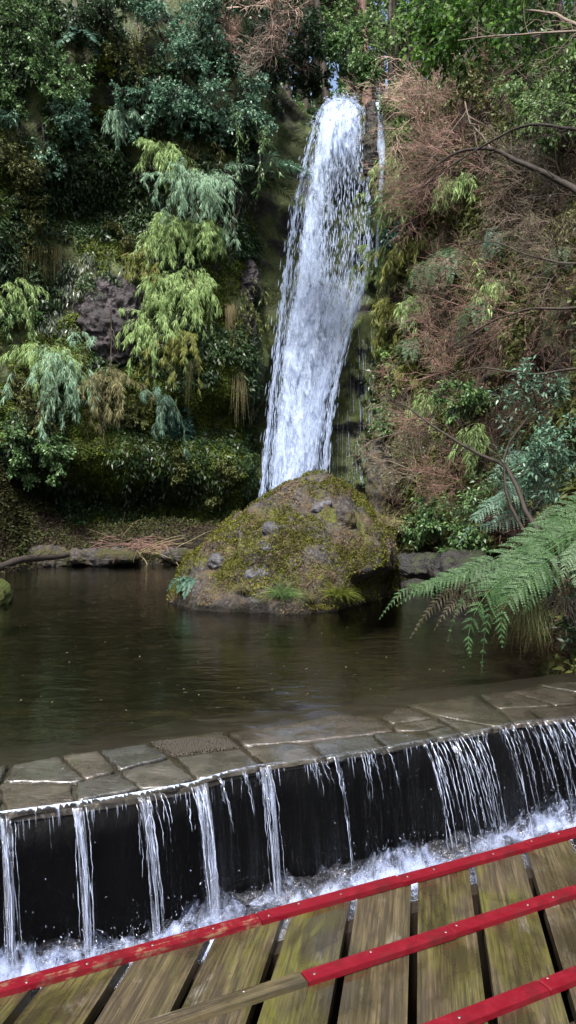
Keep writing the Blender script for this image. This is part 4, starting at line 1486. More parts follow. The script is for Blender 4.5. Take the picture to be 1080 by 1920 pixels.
def bamboo(name, label, p, n, size, drop, mat, seed, culms=16, leafL=.165, leafW=.0145, width=.5, dens=2.0, group=None):
    """arching culms that leave the wall and hang down under feathery leaves"""
    r = np.random.default_rng(seed)
    root = thing(name, label, "bamboo", tuple(p), group)
    side = norm(np.cross(n, [0, 0, 1.0]))
    st = np.asarray(p)[None] + side * r.normal(0, width * .5, (culms, 1)) + np.array([0, 0, 1.0]) * r.normal(0, .12 * size, (culms, 1)) - norm(n) * .1
    d0 = norm(norm(n * np.array([1, 1, 0]))[None] * .8 + side * r.normal(0, .55 + .25 * width, (culms, 1)) + np.array([0, 0, 1.0]) * r.uniform(.15, .9, (culms, 1)))
    L = (size * .8 + drop) * r.uniform(.25, 1.3, culms)
    C0 = walk(st, d0, L, 12, .07, r.uniform(.10, .42, (culms, 1)), r)
    C1 = sprout(C0, 12, size * .42, 5, .7, .10, .22, .15, .0, r)
    k = max(3, int(9 * dens))
    p1, t1 = on_curves(C1, k, .1, r)
    p2, t2 = on_curves(C0, 14, .4, r)
    pp, tt = np.concatenate([p1, p2]), np.concatenate([t1, t2])
    d = norm(tt + norm(r.normal(0, 1, pp.shape)) * .75 + np.array([0, 0, -.45]))
    nn = norm(r.normal(0, .5, pp.shape) + np.array([0, -.5, .7]))
    s = r.uniform(.6, 1.25, len(pp))
    part("foliage", leaves(pp, d, nn, leafL * s, leafW * s, .15, .35), mat, root)
    part("culms", join([tubes(C0, .008 * np.linspace(1, .3, 12)[None]), tubes(C1, .003 * np.ones((1, 5)))]), M_CULM, root)
    return root


def hanging_grass(name, label, p, n, length, width, mat, seed, blades=220, cat="grass", bw=.010, out=.35, group=None, rise=.6):
    r = np.random.default_rng(seed)
    root = thing(name, label, cat, tuple(p), group)
    side = norm(np.cross(n, [0, 0, 1.0]))
    st = np.asarray(p)[None] + side * r.normal(0, width, (blades, 1)) + np.array([0, 0, 1.0]) * r.normal(0, .06, (blades, 1))
    d0 = norm(norm(n)[None] * out + side * r.normal(0, .30 * min(1, rise * 2), (blades, 1)) - np.array([0, 0, .55 * (rise < .3)]) + np.array([0, 0, 1.0]) * r.uniform(-.1, rise, (blades, 1)))
    off = np.abs((st - np.asarray(p)) @ side) / (width * 2.2)
    C = walk(st, d0, length * r.uniform(.3, 1.1, blades) * np.clip(1.05 - .75 * off, .2, 1), 9, .05, .32, r)
    part("blades", tubes(C, bw * .5 * np.linspace(1, .12, 9)[None] * r.uniform(.6, 1.2, (blades, 1)), 3), mat, root)
    return root


def tuft(name, label, p, size, mat, seed, blades=150, bw=.010):
    r = np.random.default_rng(seed)
    root = thing(name, label, "grass", tuple(p))
    st = np.asarray(p)[None] + r.normal(0, .10 * size, (blades, 3)) * np.array([1.6, 1, .2])
    d0 = norm(np.array([0, -.45, 1.0])[None] + r.normal(0, .55, (blades, 3)) * np.array([1.3, 1, .3]))
    C = walk(st, d0, size * r.uniform(.5, 1.1, blades), 8, .04, .20, r)
    part("blades", tubes(C, bw * .5 * np.linspace(1, .1, 8)[None] * r.uniform(.6, 1.2, (blades, 1)), 3), mat, root)
    return root


def twig_bush(name, label, p, n, size, mat, seed, limbs=7, group=None, thick=1.0, up=.15, grav=.0, per=(8, 7), leaf=None, cat="bush"):
    r = np.random.default_rng(seed)
    root = thing(name, label, cat, tuple(p), group)
    d0 = norm(frame_dir(n)[None] * .6 + r.normal(0, .8, (limbs, 3)) + np.array([0, 0, up]))
    C0 = walk(np.repeat(np.asarray(p)[None], limbs, 0), d0, size * r.uniform(.7, 1.2, limbs), 8, .17, grav, r)
    C1 = sprout(C0, per[0], size * .62, 7, .85, .20, grav, .15, .0, r)
    C2 = sprout(C1, per[1], size * .34, 5, .9, .22, grav, .15, .0, r)
    t = thick
    part("branches", tubes(C0, .016 * t * np.linspace(1, .4, 8)[None]), mat, root)
    part("twigs", join([tubes(C1, .0075 * t * np.linspace(1, .5, 7)[None]), tubes(C2, .0042 * t * np.linspace(1, .6, 5)[None])]), mat, root)
    if leaf is not None:
        m, k, L, W = leaf
        part("leaves", leafy(C2, k, L, W, 1, .5, .1, .1, .2, r), m, root)
    return root


def fern_geo(base, curve, pairs, plen, pinnule, r, bip=True, droop=.25, up=np.array([0, 0, 1.0])):
    """one frond along curve (n,3) -> leaf quads + rachis curve; bip: pinnae themselves cut into pinnules"""
    c = np.asarray(curve)
    m = len(c)
    P_, D_, N_, L_, W_ = [], [], [], [], []
    tg = norm(np.gradient(c, axis=0))
    for i in range(pairs):
        t = .16 + .84 * i / (pairs - 1)
        x = t * (m - 1)
        a = min(int(x), m - 2)
        f = x - a
        p = c[a] * (1 - f) + c[a + 1] * f
        T = norm(tg[a] * (1 - f) + tg[a + 1] * f)
        S = norm(np.cross(T, up))
        Nn = np.cross(S, T)
        if r.random() < .06:
            continue
        prof = min(1, (t + .02) / .30) ** .7 * (1 - ((t - .30) / .72) ** 2 if t > .30 else 1)
        ln = plen * max(.06, prof) * r.uniform(.9, 1.08)
        for sgn in (-1, 1):
            d = norm(S * sgn * (1.0 - .25 * t) + T * (.35 + .35 * t + r.normal(0, .07)) + Nn * r.normal(-.08, .20))
            if not bip:
                P_.append(p[None]), D_.append(d[None]), N_.append(Nn[None]), L_.append([ln]), W_.append([pinnule])
                continue
            k = max(5, int(ln / pinnule * 1.25))
            s = (np.arange(k) + .5) / k
            q = p + d * (s * ln)[:, None] - np.array([0, 0, 1.0]) * (droop * ln * s ** 2)[:, None]
            e = norm(np.cross(d, Nn))
            pl = min(pinnule * 1.15, ln * .17) * np.minimum(1, (1 - s) * 1.5 + .15)
            for g in (-1, 1):
                dd = norm(e * g + d * .75 + r.normal(0, .06, (k, 3)))
                P_.append(q), D_.append(dd), N_.append(np.repeat(Nn[None], k, 0) + r.normal(0, .15, (k, 3))), L_.append(pl * r.uniform(.9, 1.1, k)), W_.append(np.full(k, ln / k * .80))
            # midrib of the pinna as a slim leaf
            P_.append(p[None]), D_.append(norm(q[-1] - p)[None]), N_.append(Nn[None]), L_.append([np.linalg.norm(q[-1] - p) * 1.05]), W_.append([pinnule * .7])
    return leaves(np.concatenate(P_), np.concatenate(D_), np.concatenate(N_), np.concatenate(L_), np.concatenate(W_), .0, .45)


def fern(name, label, p, n, size, mat, seed, fronds=8, spread=1.0, bip=True, grav=.13, pairs=22, wid=.28, pin=.030, dirs=None, group=None, rise=.7):
    r = np.random.default_rng(seed)
    root = thing(name, label, "fern", tuple(p), group)
    n = norm(n)
    side = norm(np.cross(n, [0, 0, 1.0]))
    for i in range(fronds):
        if dirs is not None:
            d, L, gv = np.array(dirs[i][0], float), dirs[i][1], dirs[i][2]
        else:
            d = n * np.array([1, 1, 0]) * r.uniform(.3, 1) + side * r.normal(0, spread) + np.array([0, 0, 1]) * rise * r.uniform(.5, 1.1)
            L, gv = size * r.uniform(.7, 1.1), grav
        c = walk(np.asarray(p, float)[None], d[None], L, 16, .015, gv, r)[0]
        geo = fern_geo(p, c, pairs, wid * L, pin, r, bip)
        part("frond", join([geo, tubes(c[None], .006 * max(.6, L) * np.linspace(1, .2, 16)[None])]), mat, root)
    return root


def tree(name, label, x, y, z, h, mat, seed, lean=(0, 0), tr=.16, crown0=.35, leafL=.16, leafW=.10, limbs=14, limbL=2.6, bark=None, group=None, k=8, grav=.02):
    r = np.random.default_rng(seed)
    root = thing(name, label, "tree", (x, y, z), group)
    p0 = np.array([[x, y, z - .4]])
    C0 = walk(p0, np.array([[lean[0], lean[1], 1.0]]), h, 12, .035, -.02, r)
    part("trunk", tubes(C0, tr * np.linspace(1.1, .25, 12)[None], 9), bark or M_BARK, root)
    C1 = sprout(C0, limbs, limbL, 7, 1.6, .14, grav, crown0, .1, r)
    C2 = sprout(C1, 9, limbL * .42, 5, .9, .18, grav, .2, .05, r)
    C3 = sprout(C2, 4, limbL * .2, 4, .9, .2, grav, .2, .0, r)
    part("limbs", join([tubes(C1, tr * .28 * np.linspace(1, .3, 7)[None], 4), tubes(C2, tr * .09 * np.ones((1, 5)))]), bark or M_BARK, root)
    part("crown", join([leafy(C3, k, leafL, leafW, 1, .7, .1, .1, .1, r), leafy(C2, k, leafL, leafW, 1, .7, .1, .3, .1, r)]), mat, root)
    return root


def at(u, v, out=0.0):
    p, n = hit(u, v)
    d = norm(CAM - p)
    return p + d * out, norm(n * .6 + d * .6)


# ------------------------------------------------------------------ ground cover on the walls (stuff)
def cover(name, label, cat, V, Q, n, mat, seed, keep, L, W, lift=.06, down=.3, upb=.5):
    r = np.random.default_rng(seed)
    p, nn = surf_samples(V, Q, n, r, keep)
    fl = (nn * (CAM - p)).sum(1) < 0
    nn[fl] *= -1
    p = p + nn * r.uniform(0, lift, (len(p), 1))
    d = norm(nn * .5 + r.normal(0, .8, p.shape) + np.array([0, 0, -down]))
    g = leaves(p, d, norm(nn + r.normal(0, .5, p.shape) + np.array([0, 0, upb])), L * r.uniform(.5, 1.3, len(p)), W * r.uniform(.5, 1.3, len(p)), .15)
    o = link(name, mesh(name, *g), mat)
    return struct(o, label, cat, "stuff")


LVv, LQ = GV[:GR - 24, :isplit + 1], None
LQ = grid_quads(*LVv.shape[:2])
LVv = LVv.reshape(-1, 3)
RVv = GV[:, isplit:]
RQ = grid_quads(*RVv.shape[:2])
RVv = RVv.reshape(-1, 3)
inview = lambda c: (np.abs(c[:, 0] / np.maximum(c[:, 1], .1)) < .47) * (c[:, 1] > 4) * ((c[:, 2] - CAMZ) / np.maximum(c[:, 1], .1) < .76) * (c[:, 2] > -.2)
nofall = lambda c: 1 - sstep(-1.35, -.9, c[:, 0]) * sstep(22.2, 23.2, c[:, 1]) * sstep(15.5, 14.6, c[:, 2])
M_MOSSW = leaf_mat("wall_moss", (.034, .052, .008), (.085, .125, .020), (.19, .245, .05), .8, .15, .1)
cover("moss", "yellow green moss patches on the dark cliff", "moss", LVv, LQ, 150000, M_MOSSW, 301,
      lambda c, n: inview(c) * nofall(c) * sstep(-.12, .18, fbm(c * .75, 4, 311) + .30 * (c[:, 2] < 5) + .22 * sstep(-5, -3, c[:, 0]) * sstep(13, 11, c[:, 2])) * sstep(14, 8, c[:, 2]), .075, .045, .05)
M_WALLG = leaf_mat("dark_wall_leaves", (.014, .032, .010), (.036, .075, .026), (.085, .14, .055))  # leaves of a dark green colour
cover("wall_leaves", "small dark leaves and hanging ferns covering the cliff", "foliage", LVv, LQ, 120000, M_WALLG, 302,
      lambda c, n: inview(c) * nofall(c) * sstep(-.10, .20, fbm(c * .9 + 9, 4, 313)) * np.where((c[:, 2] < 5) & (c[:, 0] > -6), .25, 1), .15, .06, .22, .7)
cover("hanging_leaves", "pale narrow leaves hanging in patches on the dark cliff", "foliage", LVv, LQ, 5200,
      leaf_mat("pale_hanging_leaves", (.05, .07, .045), (.10, .13, .09), (.20, .23, .18), .35, .2, .6), 303,
      lambda c, n: inview(c) * nofall(c) * sstep(.18, .38, fbm(c * .6 + 4, 3, 317)) * (c[:, 2] > 6.5) * (c[:, 2] < 13), .16, .035, .15, 2.2)
cover("slope_leaves", "low green leaves growing over the right slope", "foliage", RVv, RQ, 60000, M_OLIVE, 304,
      lambda c, n: inview(c) * sstep(-.15, .15, fbm(c * .8, 4, 319)), .13, .05, .15, .4)
cover("slope_litter", "brown dead leaves and stems littering the right slope", "leaf litter", RVv, RQ, 42000,
      leaf_mat("slope_dead_leaves", (.034, .019, .013), (.080, .046, .034), (.15, .095, .07), .7, .15, .2), 305,
      lambda c, n: inview(c) * sstep(.2, -.1, fbm(c * .8, 4, 319)), .16, .018, .15, .5)

# the left and far bank: litter, low plants
gm = (GX > -12) & (GX < 0.5) & (GY > 15.5) & (GY < 24.5)
gi, gj = np.where(gm)
i0, i1, j0, j1 = gi.min(), gi.max(), gj.min(), gj.max()
BVx = np.stack([GX, GY, GZ], -1)[i0:i1 + 1, j0:j1 + 1]
BQx = grid_quads(*BVx.shape[:2])
BVx = BVx.reshape(-1, 3)
gi = np.where((gx > -6) & (gx < 5))[0]
gj = np.where((gy > 4.4) & (gy < 15))[0]
BVn = np.stack([GX, GY, GZ], -1)[gj[0]:gj[-1] + 1, gi[0]:gi[-1] + 1]
BQn = grid_quads(*BVn.shape[:2])
BVn = BVn.reshape(-1, 3)
M_SUNK = leaf_mat("sunken_leaf", (.010, .008, .004), (.05, .042, .024), (.13, .115, .07), .7, .05, .2)
cover("bank_litter", "brown dead leaves and stalks littering the far bank", "leaf litter", BVx, BQx, 30000, leaf_mat("dark_bank_litter", (.016, .011, .006), (.045, .033, .018), (.095, .072, .042), .75, .1, .15), 306, lambda c, n: (c[:, 2] > .0) * inview(c), .12, .03, .06, .1)
cover("sunken_leaves", "sunken leaves and twigs on the pool bed", "leaves", BVn, BQn, 9000, M_SUNK, 308, lambda c, n: (c[:, 2] < -.2) * inview(c) * sstep(-.2, .2, fbm(c * .9, 3, 323)), .10, .022, .03, 0)
cover("bank_plants", "low dull green plants on the far bank", "ground cover", BVx, BQx, 20000, leaf_mat("dull_bank_plants", (.016, .022, .005), (.038, .048, .012), (.075, .088, .025), .6, .2, .2), 307, lambda c, n: (c[:, 2] > .05) * inview(c) * sstep(-.12, .15, fbm(c * 1.1, 4, 321) + .35 * sstep(.6, 2.2, c[:, 2])), .11, .045, .12, -.1)

# ------------------------------------------------------------------ left cliff: leafy shrubs
LS = [  # u, v, size, material, out, label
    (42, 55, 1.5, M_GREEN, .5, "green leafy shrub at the very top left of the cliff"),
    (25, 150, 1.3, M_GREEN, .5, "green shrub at the left edge just under the topmost one"),
    (95, 165, 1.2, M_GREEN, .5, "mid green shrub below the pale tree fern fronds"),
    (80, 235, 1.2, M_BLUEG, .5, "bluish green shrub bulging over the dark hollow at upper left"),
    (22, 300, 1.2, M_OLIVE, .4, "olive shrub hanging at the left edge beside the dark hollow"),
    (128, 220, .8, M_BLUEG, .4, "small blue green shrub jutting right above the dark hollow"),
    (305, 75, 1.2, M_BLUEG, .5, "blue green shrub left of the hanging roots at the cliff top"),
    (375, 60, 1.4, M_BLUEG, .7, "tall blue green shrub directly left of the pinkish dead twigs"),
    (345, 150, 1.4, M_BLUEG, .7, "dense blue green shrub in the middle of the upper cliff"),
    (425, 165, 1.4, M_BLUEG, .9, "broad blue green shrub under the pinkish dead twigs"),
    (290, 205, 1.1, M_BLUEG, .5, "blue green shrub above the topmost pale bamboo plume"),
    (370, 230, 1.1, M_BLUEG, .7, "hanging blue green shrub over the big pale bamboo"),
    (452, 225, 1.1, M_BLUEG, .6, "blue green shrub over the leafy hanging creeper"),
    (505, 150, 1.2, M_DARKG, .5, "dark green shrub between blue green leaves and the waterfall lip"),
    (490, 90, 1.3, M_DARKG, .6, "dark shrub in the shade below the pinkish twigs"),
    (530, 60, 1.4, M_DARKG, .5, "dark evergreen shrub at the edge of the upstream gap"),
    (195, 60, 1.2, M_DARKG, .3, "dark leafed shrub beside the pale tree fern at the cliff top"),
    (245, 130, 1.0, M_OLIVE, .3, "olive shrub under the dangling roots"),
    (190, 118, .5, M_LIME, .5, "small bright yellow green shrub on the upper cliff"),
    (190, 222, .35, M_LIME, .4, "tiny yellow green sprig beside the silvery bamboo tuft"),
    (225, 455, .7, M_OLIVE, .3, "olive green mossy shrub above the bare purplish rock"),
    (60, 420, .9, M_OLIVE, .3, "dull olive shrub on the shaded left cliff"),
    (30, 590, .8, M_GREEN, .4, "green leafy creeper dangling at the left edge beside the black hollow"),
    (330, 775, .7, M_TEAL, .3, "dark teal shrub on the ledge below the hanging bamboo"),
    (395, 790, .5, M_OLIVE, .2, "small olive shrub on the ledge under the overhang"),
    (250, 770, .7, M_OLIVE, .3, "olive shrub on the mossy bulge above the cave"),
    (60, 760, 1.1, M_OLIVE, .4, "olive shrub on the low left cliff below the drooping bamboo"),
    (100, 840, .9, M_GREEN, .4, "green shrub drooping over the left end of the cave"),
    (330, 870, .5, M_OLIVE, .1, "yellowish shrub on the mossy bulge right of the cave"),
    (430, 870, .5, M_OLIVE, .1, "small olive green shrub low beside the foot of the waterfall"),
    (400, 925, .5, M_OLIVE, .1, "mossy shrub at the foot of the cliff behind the boulder"),
    (25, 900, .9, M_OLIVE, .4, "olive brown shrub on the left bank above the driftwood"),
    (60, 960, .7, M_OLIVE, .2, "low olive shrub on the left bank behind the driftwood"),
    (120, 940, .5, M_GREEN, .2, "small green shrub on the bank at the mouth of the cave"),
    (45, 850, 1.0, M_GREEN, .3, "leafy green shrub on the hummock left of the cave"),
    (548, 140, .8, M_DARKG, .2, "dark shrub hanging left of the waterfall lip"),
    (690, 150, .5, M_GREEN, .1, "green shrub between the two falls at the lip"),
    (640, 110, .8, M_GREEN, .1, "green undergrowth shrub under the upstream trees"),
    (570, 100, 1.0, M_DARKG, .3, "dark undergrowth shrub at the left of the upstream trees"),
    (15, 690, .9, M_OLIVE, .3, "drab shrub at the left edge under the black hollow"),
]
for i, (u, v, s, m, out, lab) in enumerate(LS):
    p, n = at(u, v, out * .5)
    small = m in (M_OLIVE, M_LIME)
    shrub("leafy_shrub", lab, "shrub", p, n, s, m, 400 + i, leafL=.085 if not small else .07, leafW=.05 if not small else .035, dens=1.15, hang=.35 if v > 200 else .15)

# leafy hanging creepers
for i, (u, v, w, ln, m, lab) in enumerate([(447, 215, .25, 3.0, M_GREEN, "long leafy creeper hanging straight down beside the dark recess"),
                                             (385, 265, .3, 1.2, M_OLIVE, "short yellowish creeper hanging above the big bamboo plume"),
                                             (450, 540, .2, 2.0, M_OLIVE, "thin olive creeper hanging down the bare rock beside the waterfall"),
                                             (15, 560, .3, 1.6, M_BRIGHT, "bright leafy creeper at the left edge of the cliff")]):
    p, n = at(u, v, .5)
    rr2 = np.random.default_rng(470 + i)
    root = thing("hanging_creeper", lab, "creeper", tuple(p))
    C0 = walk(np.repeat(p[None], 5, 0) + rr2.normal(0, w, (5, 3)), norm(n[None] * .5 + rr2.normal(0, .3, (5, 3))), ln * rr2.uniform(.6, 1.1, 5), 14, .10, .35, rr2)
    C1 = sprout(C0, 9, .4, 5, .9, .15, .12, .1, 0, rr2)
    part("foliage", join([leafy(C1, 9, .13, .035, 1, .6, .2, .1, .6, rr2), leafy(C0, 20, .13, .035, 1, .6, .2, .1, .6, rr2)]), m, root)
    part("stems", join([tubes(C0, .010 * np.ones((1, 14))), tubes(C1, .004 * np.ones((1, 5)))]), M_BARK, root)

# dark conifer like sprays beside the fall
for i, (u, v, lab) in enumerate([(505, 315, "dark feathery branch reaching toward the waterfall from the shaded left wall"), (485, 345, "lower dark feathery branch beside the left edge of the waterfall")]):
    p, n = at(u, v, .4)
    fern("feathery_branch", lab, p, n, 1.7, M_DARKG if i else M_BLUEG, 480 + i, fronds=9, spread=1.2, bip=False, pairs=24, wid=.24, pin=.045, grav=.08, rise=.4)["category"] = "branch"

# ------------------------------------------------------------------ left cliff: bamboo
BM = [  # u, v, size, drop, mat, culms, width, label
    (238, 215, .8, .3, M_BAMBLUE, 12, .3, "small silvery bamboo tuft topmost of the pale plumes"),
    (292, 280, .9, .6, M_BAMBOO, 16, .4, "pale bamboo plume between the silvery tuft and the largest plume"),
    (362, 345, 1.2, .9, M_BAMBLUE, 26, .7, "largest silvery green bamboo plume in the middle of the cliff"),
    (315, 425, 1.0, .6, M_BAMBOO, 20, .5, "yellowish bamboo plume under the largest silvery plume"),
    (395, 430, .8, .6, M_BAMBOO, 12, .35, "drooping green bamboo right of the yellowish plume"),
    (270, 490, .6, .2, M_BAMYEL, 12, .25, "small rounded lime bamboo cushion above the bare rock face"),
    (340, 528, 1.1, .9, M_BAMBOO, 28, .6, "broad pale bamboo plume hanging right of the bare purplish rock"),
    (295, 610, .7, 1.2, M_BAMBOO, 14, .35, "long hanging bamboo curtain against the right side of the bare rock"),
    (345, 640, .5, 1.5, M_BAMYEL, 12, .22, "narrow yellow green bamboo tail hanging below the broad plume"),
    (85, 655, 1.0, .7, M_BAMBOO, 16, .4, "pale bamboo arching left of the drooping green bamboo"),
    (125, 680, 1.0, 1.9, M_BAMBLUE, 20, .35, "long green bamboo drooping in an arc down the lower left cliff"),
    (210, 715, .8, .9, M_DRYL, 14, .5, "dry straw coloured bamboo splaying out under the bare rock face"),
    (300, 745, .6, .8, M_FERNB, 10, .3, "bluish bamboo spray on the ledge beside the dry straw bamboo"),
    (12, 545, .6, .9, M_BAMBOO, 10, .2, "thin bamboo hanging at the left edge level with the bare rock"),
]
for i, (u, v, s, dp, m, k, w, lab) in enumerate(BM):
    p, n = at(u, v, .25)
    bamboo("hanging_bamboo", lab, p, n, s * 1.1, dp * 1.1, m, 500 + i, int(k * 1.2), width=w, dens=1.9)

# dry hanging grass
for i, (u, v, ln, w, k, m, lab) in enumerate([
    (447, 640, 2.6, .10, 170, M_STRAW, "straw coloured grass hanging in a pointed bunch left of the waterfall"),
    (432, 575, 1.2, .10, 90, M_STRAW, "thin strands of dry grass above the pointed straw bunch"),
    (470, 765, .7, .06, 60, M_STRAW, "small mossy drip tail beside the waterfall edge"),
    (90, 465, 1.0, .35, 110, M_MOSSS, "olive strands hanging on the shaded left cliff"),
    (40, 470, 1.0, .25, 90, M_MOSSS, "mossy strands hanging at the far left of the cliff"),
    (355, 680, 1.6, .08, 60, M_CULM, "yellowish grass tail hanging beneath the broad bamboo plume")]):
    p, n = at(u, v, .25)
    hanging_grass("hanging_grass", lab, p, n, ln, w, m, 530 + i, k, bw=.016, out=.12, rise=.12)

# ferns on the left cliff
for i, (u, v, s, m, k, lab) in enumerate([
    (140, 78, 1.2, M_FERNB, 7, "pale tree fern high on the upper left cliff"),
    (345, 1085, .5, M_FERNB, 8, "small blue green fern at the left foot of the mossy boulder"),
    (480, 262, .8, M_BAMBOO, 6, "pale fern rosette hanging near the waterfall top")]):
    if v > 1000:
        p, n = hit_b(362, 1085)
        n = np.array([-.7, -.6, .2])
    else:
        p, n = at(u, v, .3)
    fern("tree_fern" if i == 0 else "fern", lab, p, n, s, m, 540 + i, fronds=k + 3, bip=False, pin=(.05, .022, .04)[i], wid=.26, spread=.9, pairs=(22, 18, 20)[i], rise=.5)

# roots and bare stems hanging from the rim
for i, (pts, lab) in enumerate([
    ([(250, -20), (262, 60), (258, 110), (275, 160)], "pale crooked root hanging from the rim at upper left"),
    ([(180, -10), (195, 30), (170, 85)], "mossy bent branch at the rim left of the crooked root"),
    ([(438, 330), (442, 380), (432, 440)], "bare stem leaning out beside the big bamboo"),
    ([(432, 440), (452, 385), (458, 370)], "crooked pale stem under the feathery branches"),
    ([(208, 585), (209, 640), (206, 690)], "thin dead stem standing against the bare rock face")]):
    P3 = np.array([at(u, v, .7)[0] for u, v in pts])
    c = catmull(np.c_[P3], .15)
    root = thing("hanging_root" if i < 2 else "dead_twig", lab, "root" if i < 2 else "stem", tuple(P3[0]))
    tw = sprout(c[None], 8, .5, 6, 1.0, .2, .1, .1, 0, np.random.default_rng(560 + i))
    part("stem", tubes(c[None], .022 * np.linspace(1, .5, len(c))[None], 5), M_TWIGG if i < 2 else M_BARK, root)
    part("twigs", tubes(tw, .008 * np.linspace(1, .4, 6)[None]), M_TWIGG, root)

# pinkish dead twigs at the top of the cliff
for i, (u, v, s, lab) in enumerate([(455, 15, 1.7, "bushy mass of pinkish dead twigs at the top of the cliff"), (515, 20, 1.6, "second pinkish dead bush nearer to the upstream gap"),
                                    (520, 100, 1.2, "sparse dead twigs dangling below the pinkish bushes"), (430, 75, .9, "low spray of dead twigs under the left pinkish bush")]):
    p, n = at(u, v, .9)
    twig_bush("dead_bush", lab, p, n, s * .8, M_TWIGP if i != 2 else M_TWIGG, 570 + i, 8, thick=1.5, up=.0, grav=.04)

# boulder grass
for i, (u, v, s, m, lab) in enumerate([(530, 1128, .46, M_BRIGHT, "bright green grass tuft at the front foot of the boulder"), (636, 1128, .40, M_LIME, "yellowish grass tuft at the boulder foot beside the dark gap"),
                                       (575, 1132, .18, M_DRYL, "dry flattened grass between the two green tufts"), (455, 1118, .22, M_DRYL, "dry grass on the low left part of the boulder")]):
    p, n = hit_b(u, v - 12)
    tuft("grass_tuft", lab, p + np.array([0, -.06, .0]), s, m, 580 + i, 170, .011)
p, n = hit_b(722, 985)
tuft("grass_tuft", "long dry grass on the right shoulder of the boulder", p, .55, M_STRAW, 586, 120, .008)

# far shore: cane heap, driftwood
rr3 = np.random.default_rng(590)
p = P(262, 1022, 20.6)
root = thing("cane_heap", "heap of dry brown and yellow canes lying on the far shore", "dead canes", tuple(p))
st = p[None] + rr3.normal(0, 1, (170, 3)) * np.array([.7, .3, .10])
C = walk(st, norm(rr3.normal(0, 1, (170, 3)) * np.array([1, .5, .25])), rr3.uniform(.4, 1.4, 170), 8, .12, .03, rr3)
part("canes", tubes(C[:120], .008 * np.linspace(1, .5, 8)[None]), M_TWIGR, root)
p = P(300, 1035, 20.2)
root = thing("yellow_cane_spray", "small spray of yellow canes beside the brown cane heap", "dead canes", tuple(p))
part("canes", tubes(walk(p[None] + rr3.normal(0, 1, (26, 3)) * np.array([.4, .1, .06]), norm(rr3.normal(0, .3, (26, 3)) + np.array([.8, -.2, .12])), 1.3, 8, .05, .04, rr3), .012 * np.linspace(1, .5, 8)[None]), M_STRAW, root)
pts = [(-60, 1085), (0, 1062), (45, 1048), (90, 1045), (128, 1040)]
c = catmull(np.array([P(u, v, 16.8 + .012 * u) for u, v in pts]), .12)
c[:, 2] += .03 * fbm(c * 2, 2, 5)
dw = thing("driftwood", "long mossy driftwood branch lying at the left waterline", "branch", tuple(c[0]))
part("branch", tubes(c[None], .10 * np.linspace(1.1, .7, len(c))[None] * (1 + .2 * fbm(c * 4, 2, 6))[None], 9), M_BARKD, dw)
part("twigs", tubes(sprout(c[None], 8, .8, 6, 1.1, .2, .02, .2, .3, rr3), .012 * np.linspace(1, .4, 6)[None]), M_BARKD, dw)
# ================================================================== right slope
TB = [  # u, v, size, mat, out, label
    (800, 215, 1.6, M_TWIGP, .6, "pale brown bare bush topmost beside the upstream trees"),
    (868, 200, 1.5, M_TWIGR, .6, "reddish bare bush right of the topmost pale one"),
    (775, 300, 1.3, M_TWIGG, .5, "greyish bare bush leaning to the side fall"),
    (850, 300, 1.5, M_TWIGR, .7, "thick reddish bush above the pale green ferns"),
    (930, 330, 1.5, M_TWIGR, .6, "brown bush behind the big dark limb"),
    (1010, 400, 1.4, M_TWIGG, .5, "grey twiggy bush below the big dark limb at right"),
    (800, 400, 1.2, M_TWIGR, .5, "brown twiggy bush above the two hanging ferns"),
    (1050, 500, 1.2, M_TWIGG, .5, "grey brown bush at the right edge level with the ferns"),
    (900, 600, 1.3, M_TWIGR, .5, "rusty bush directly below the hanging ferns"),
    (985, 590, 1.3, M_TWIGR, .5, "rusty bush of fine stems on the steep red bank"),
    (820, 600, 1.1, M_TWIGG, .5, "thin grey bush left of the red bank"),
    (850, 690, 1.2, M_TWIGR, .5, "red brown bush on the lower left of the red bank"),
    (770, 800, 1.0, M_TWIGG, .5, "grey bush with spreading stems beside the mossy pillar"),
    (840, 800, 1.1, M_TWIGR, .5, "brown bush over the fallen leaves near the pool"),
    (780, 890, .9, M_TWIGG, .4, "straggly bush right of the boulder top"),
    (860, 900, .9, M_TWIGR, .5, "low brown bush behind the small bluish fern"),
    (1020, 230, 1.3, M_TWIGG, .5, "grey bush tangled among green shrubs at upper right"),
    (1040, 320, 1.2, M_TWIGG, .5, "grey bush under the end of the big dark limb"),
]
for i, (u, v, s, m, out, lab) in enumerate(TB):
    p, n = at(u, v, out)
    k = p[1] / 16.0
    twig_bush("bare_bush", lab, p, n, s * 1.12 * k, m, 600 + i, 7, thick=.85 * k, up=.08, grav=.03, per=(10, 9), leaf=(M_OLIVE if i % 2 else M_GREEN, 1, .06, .02))

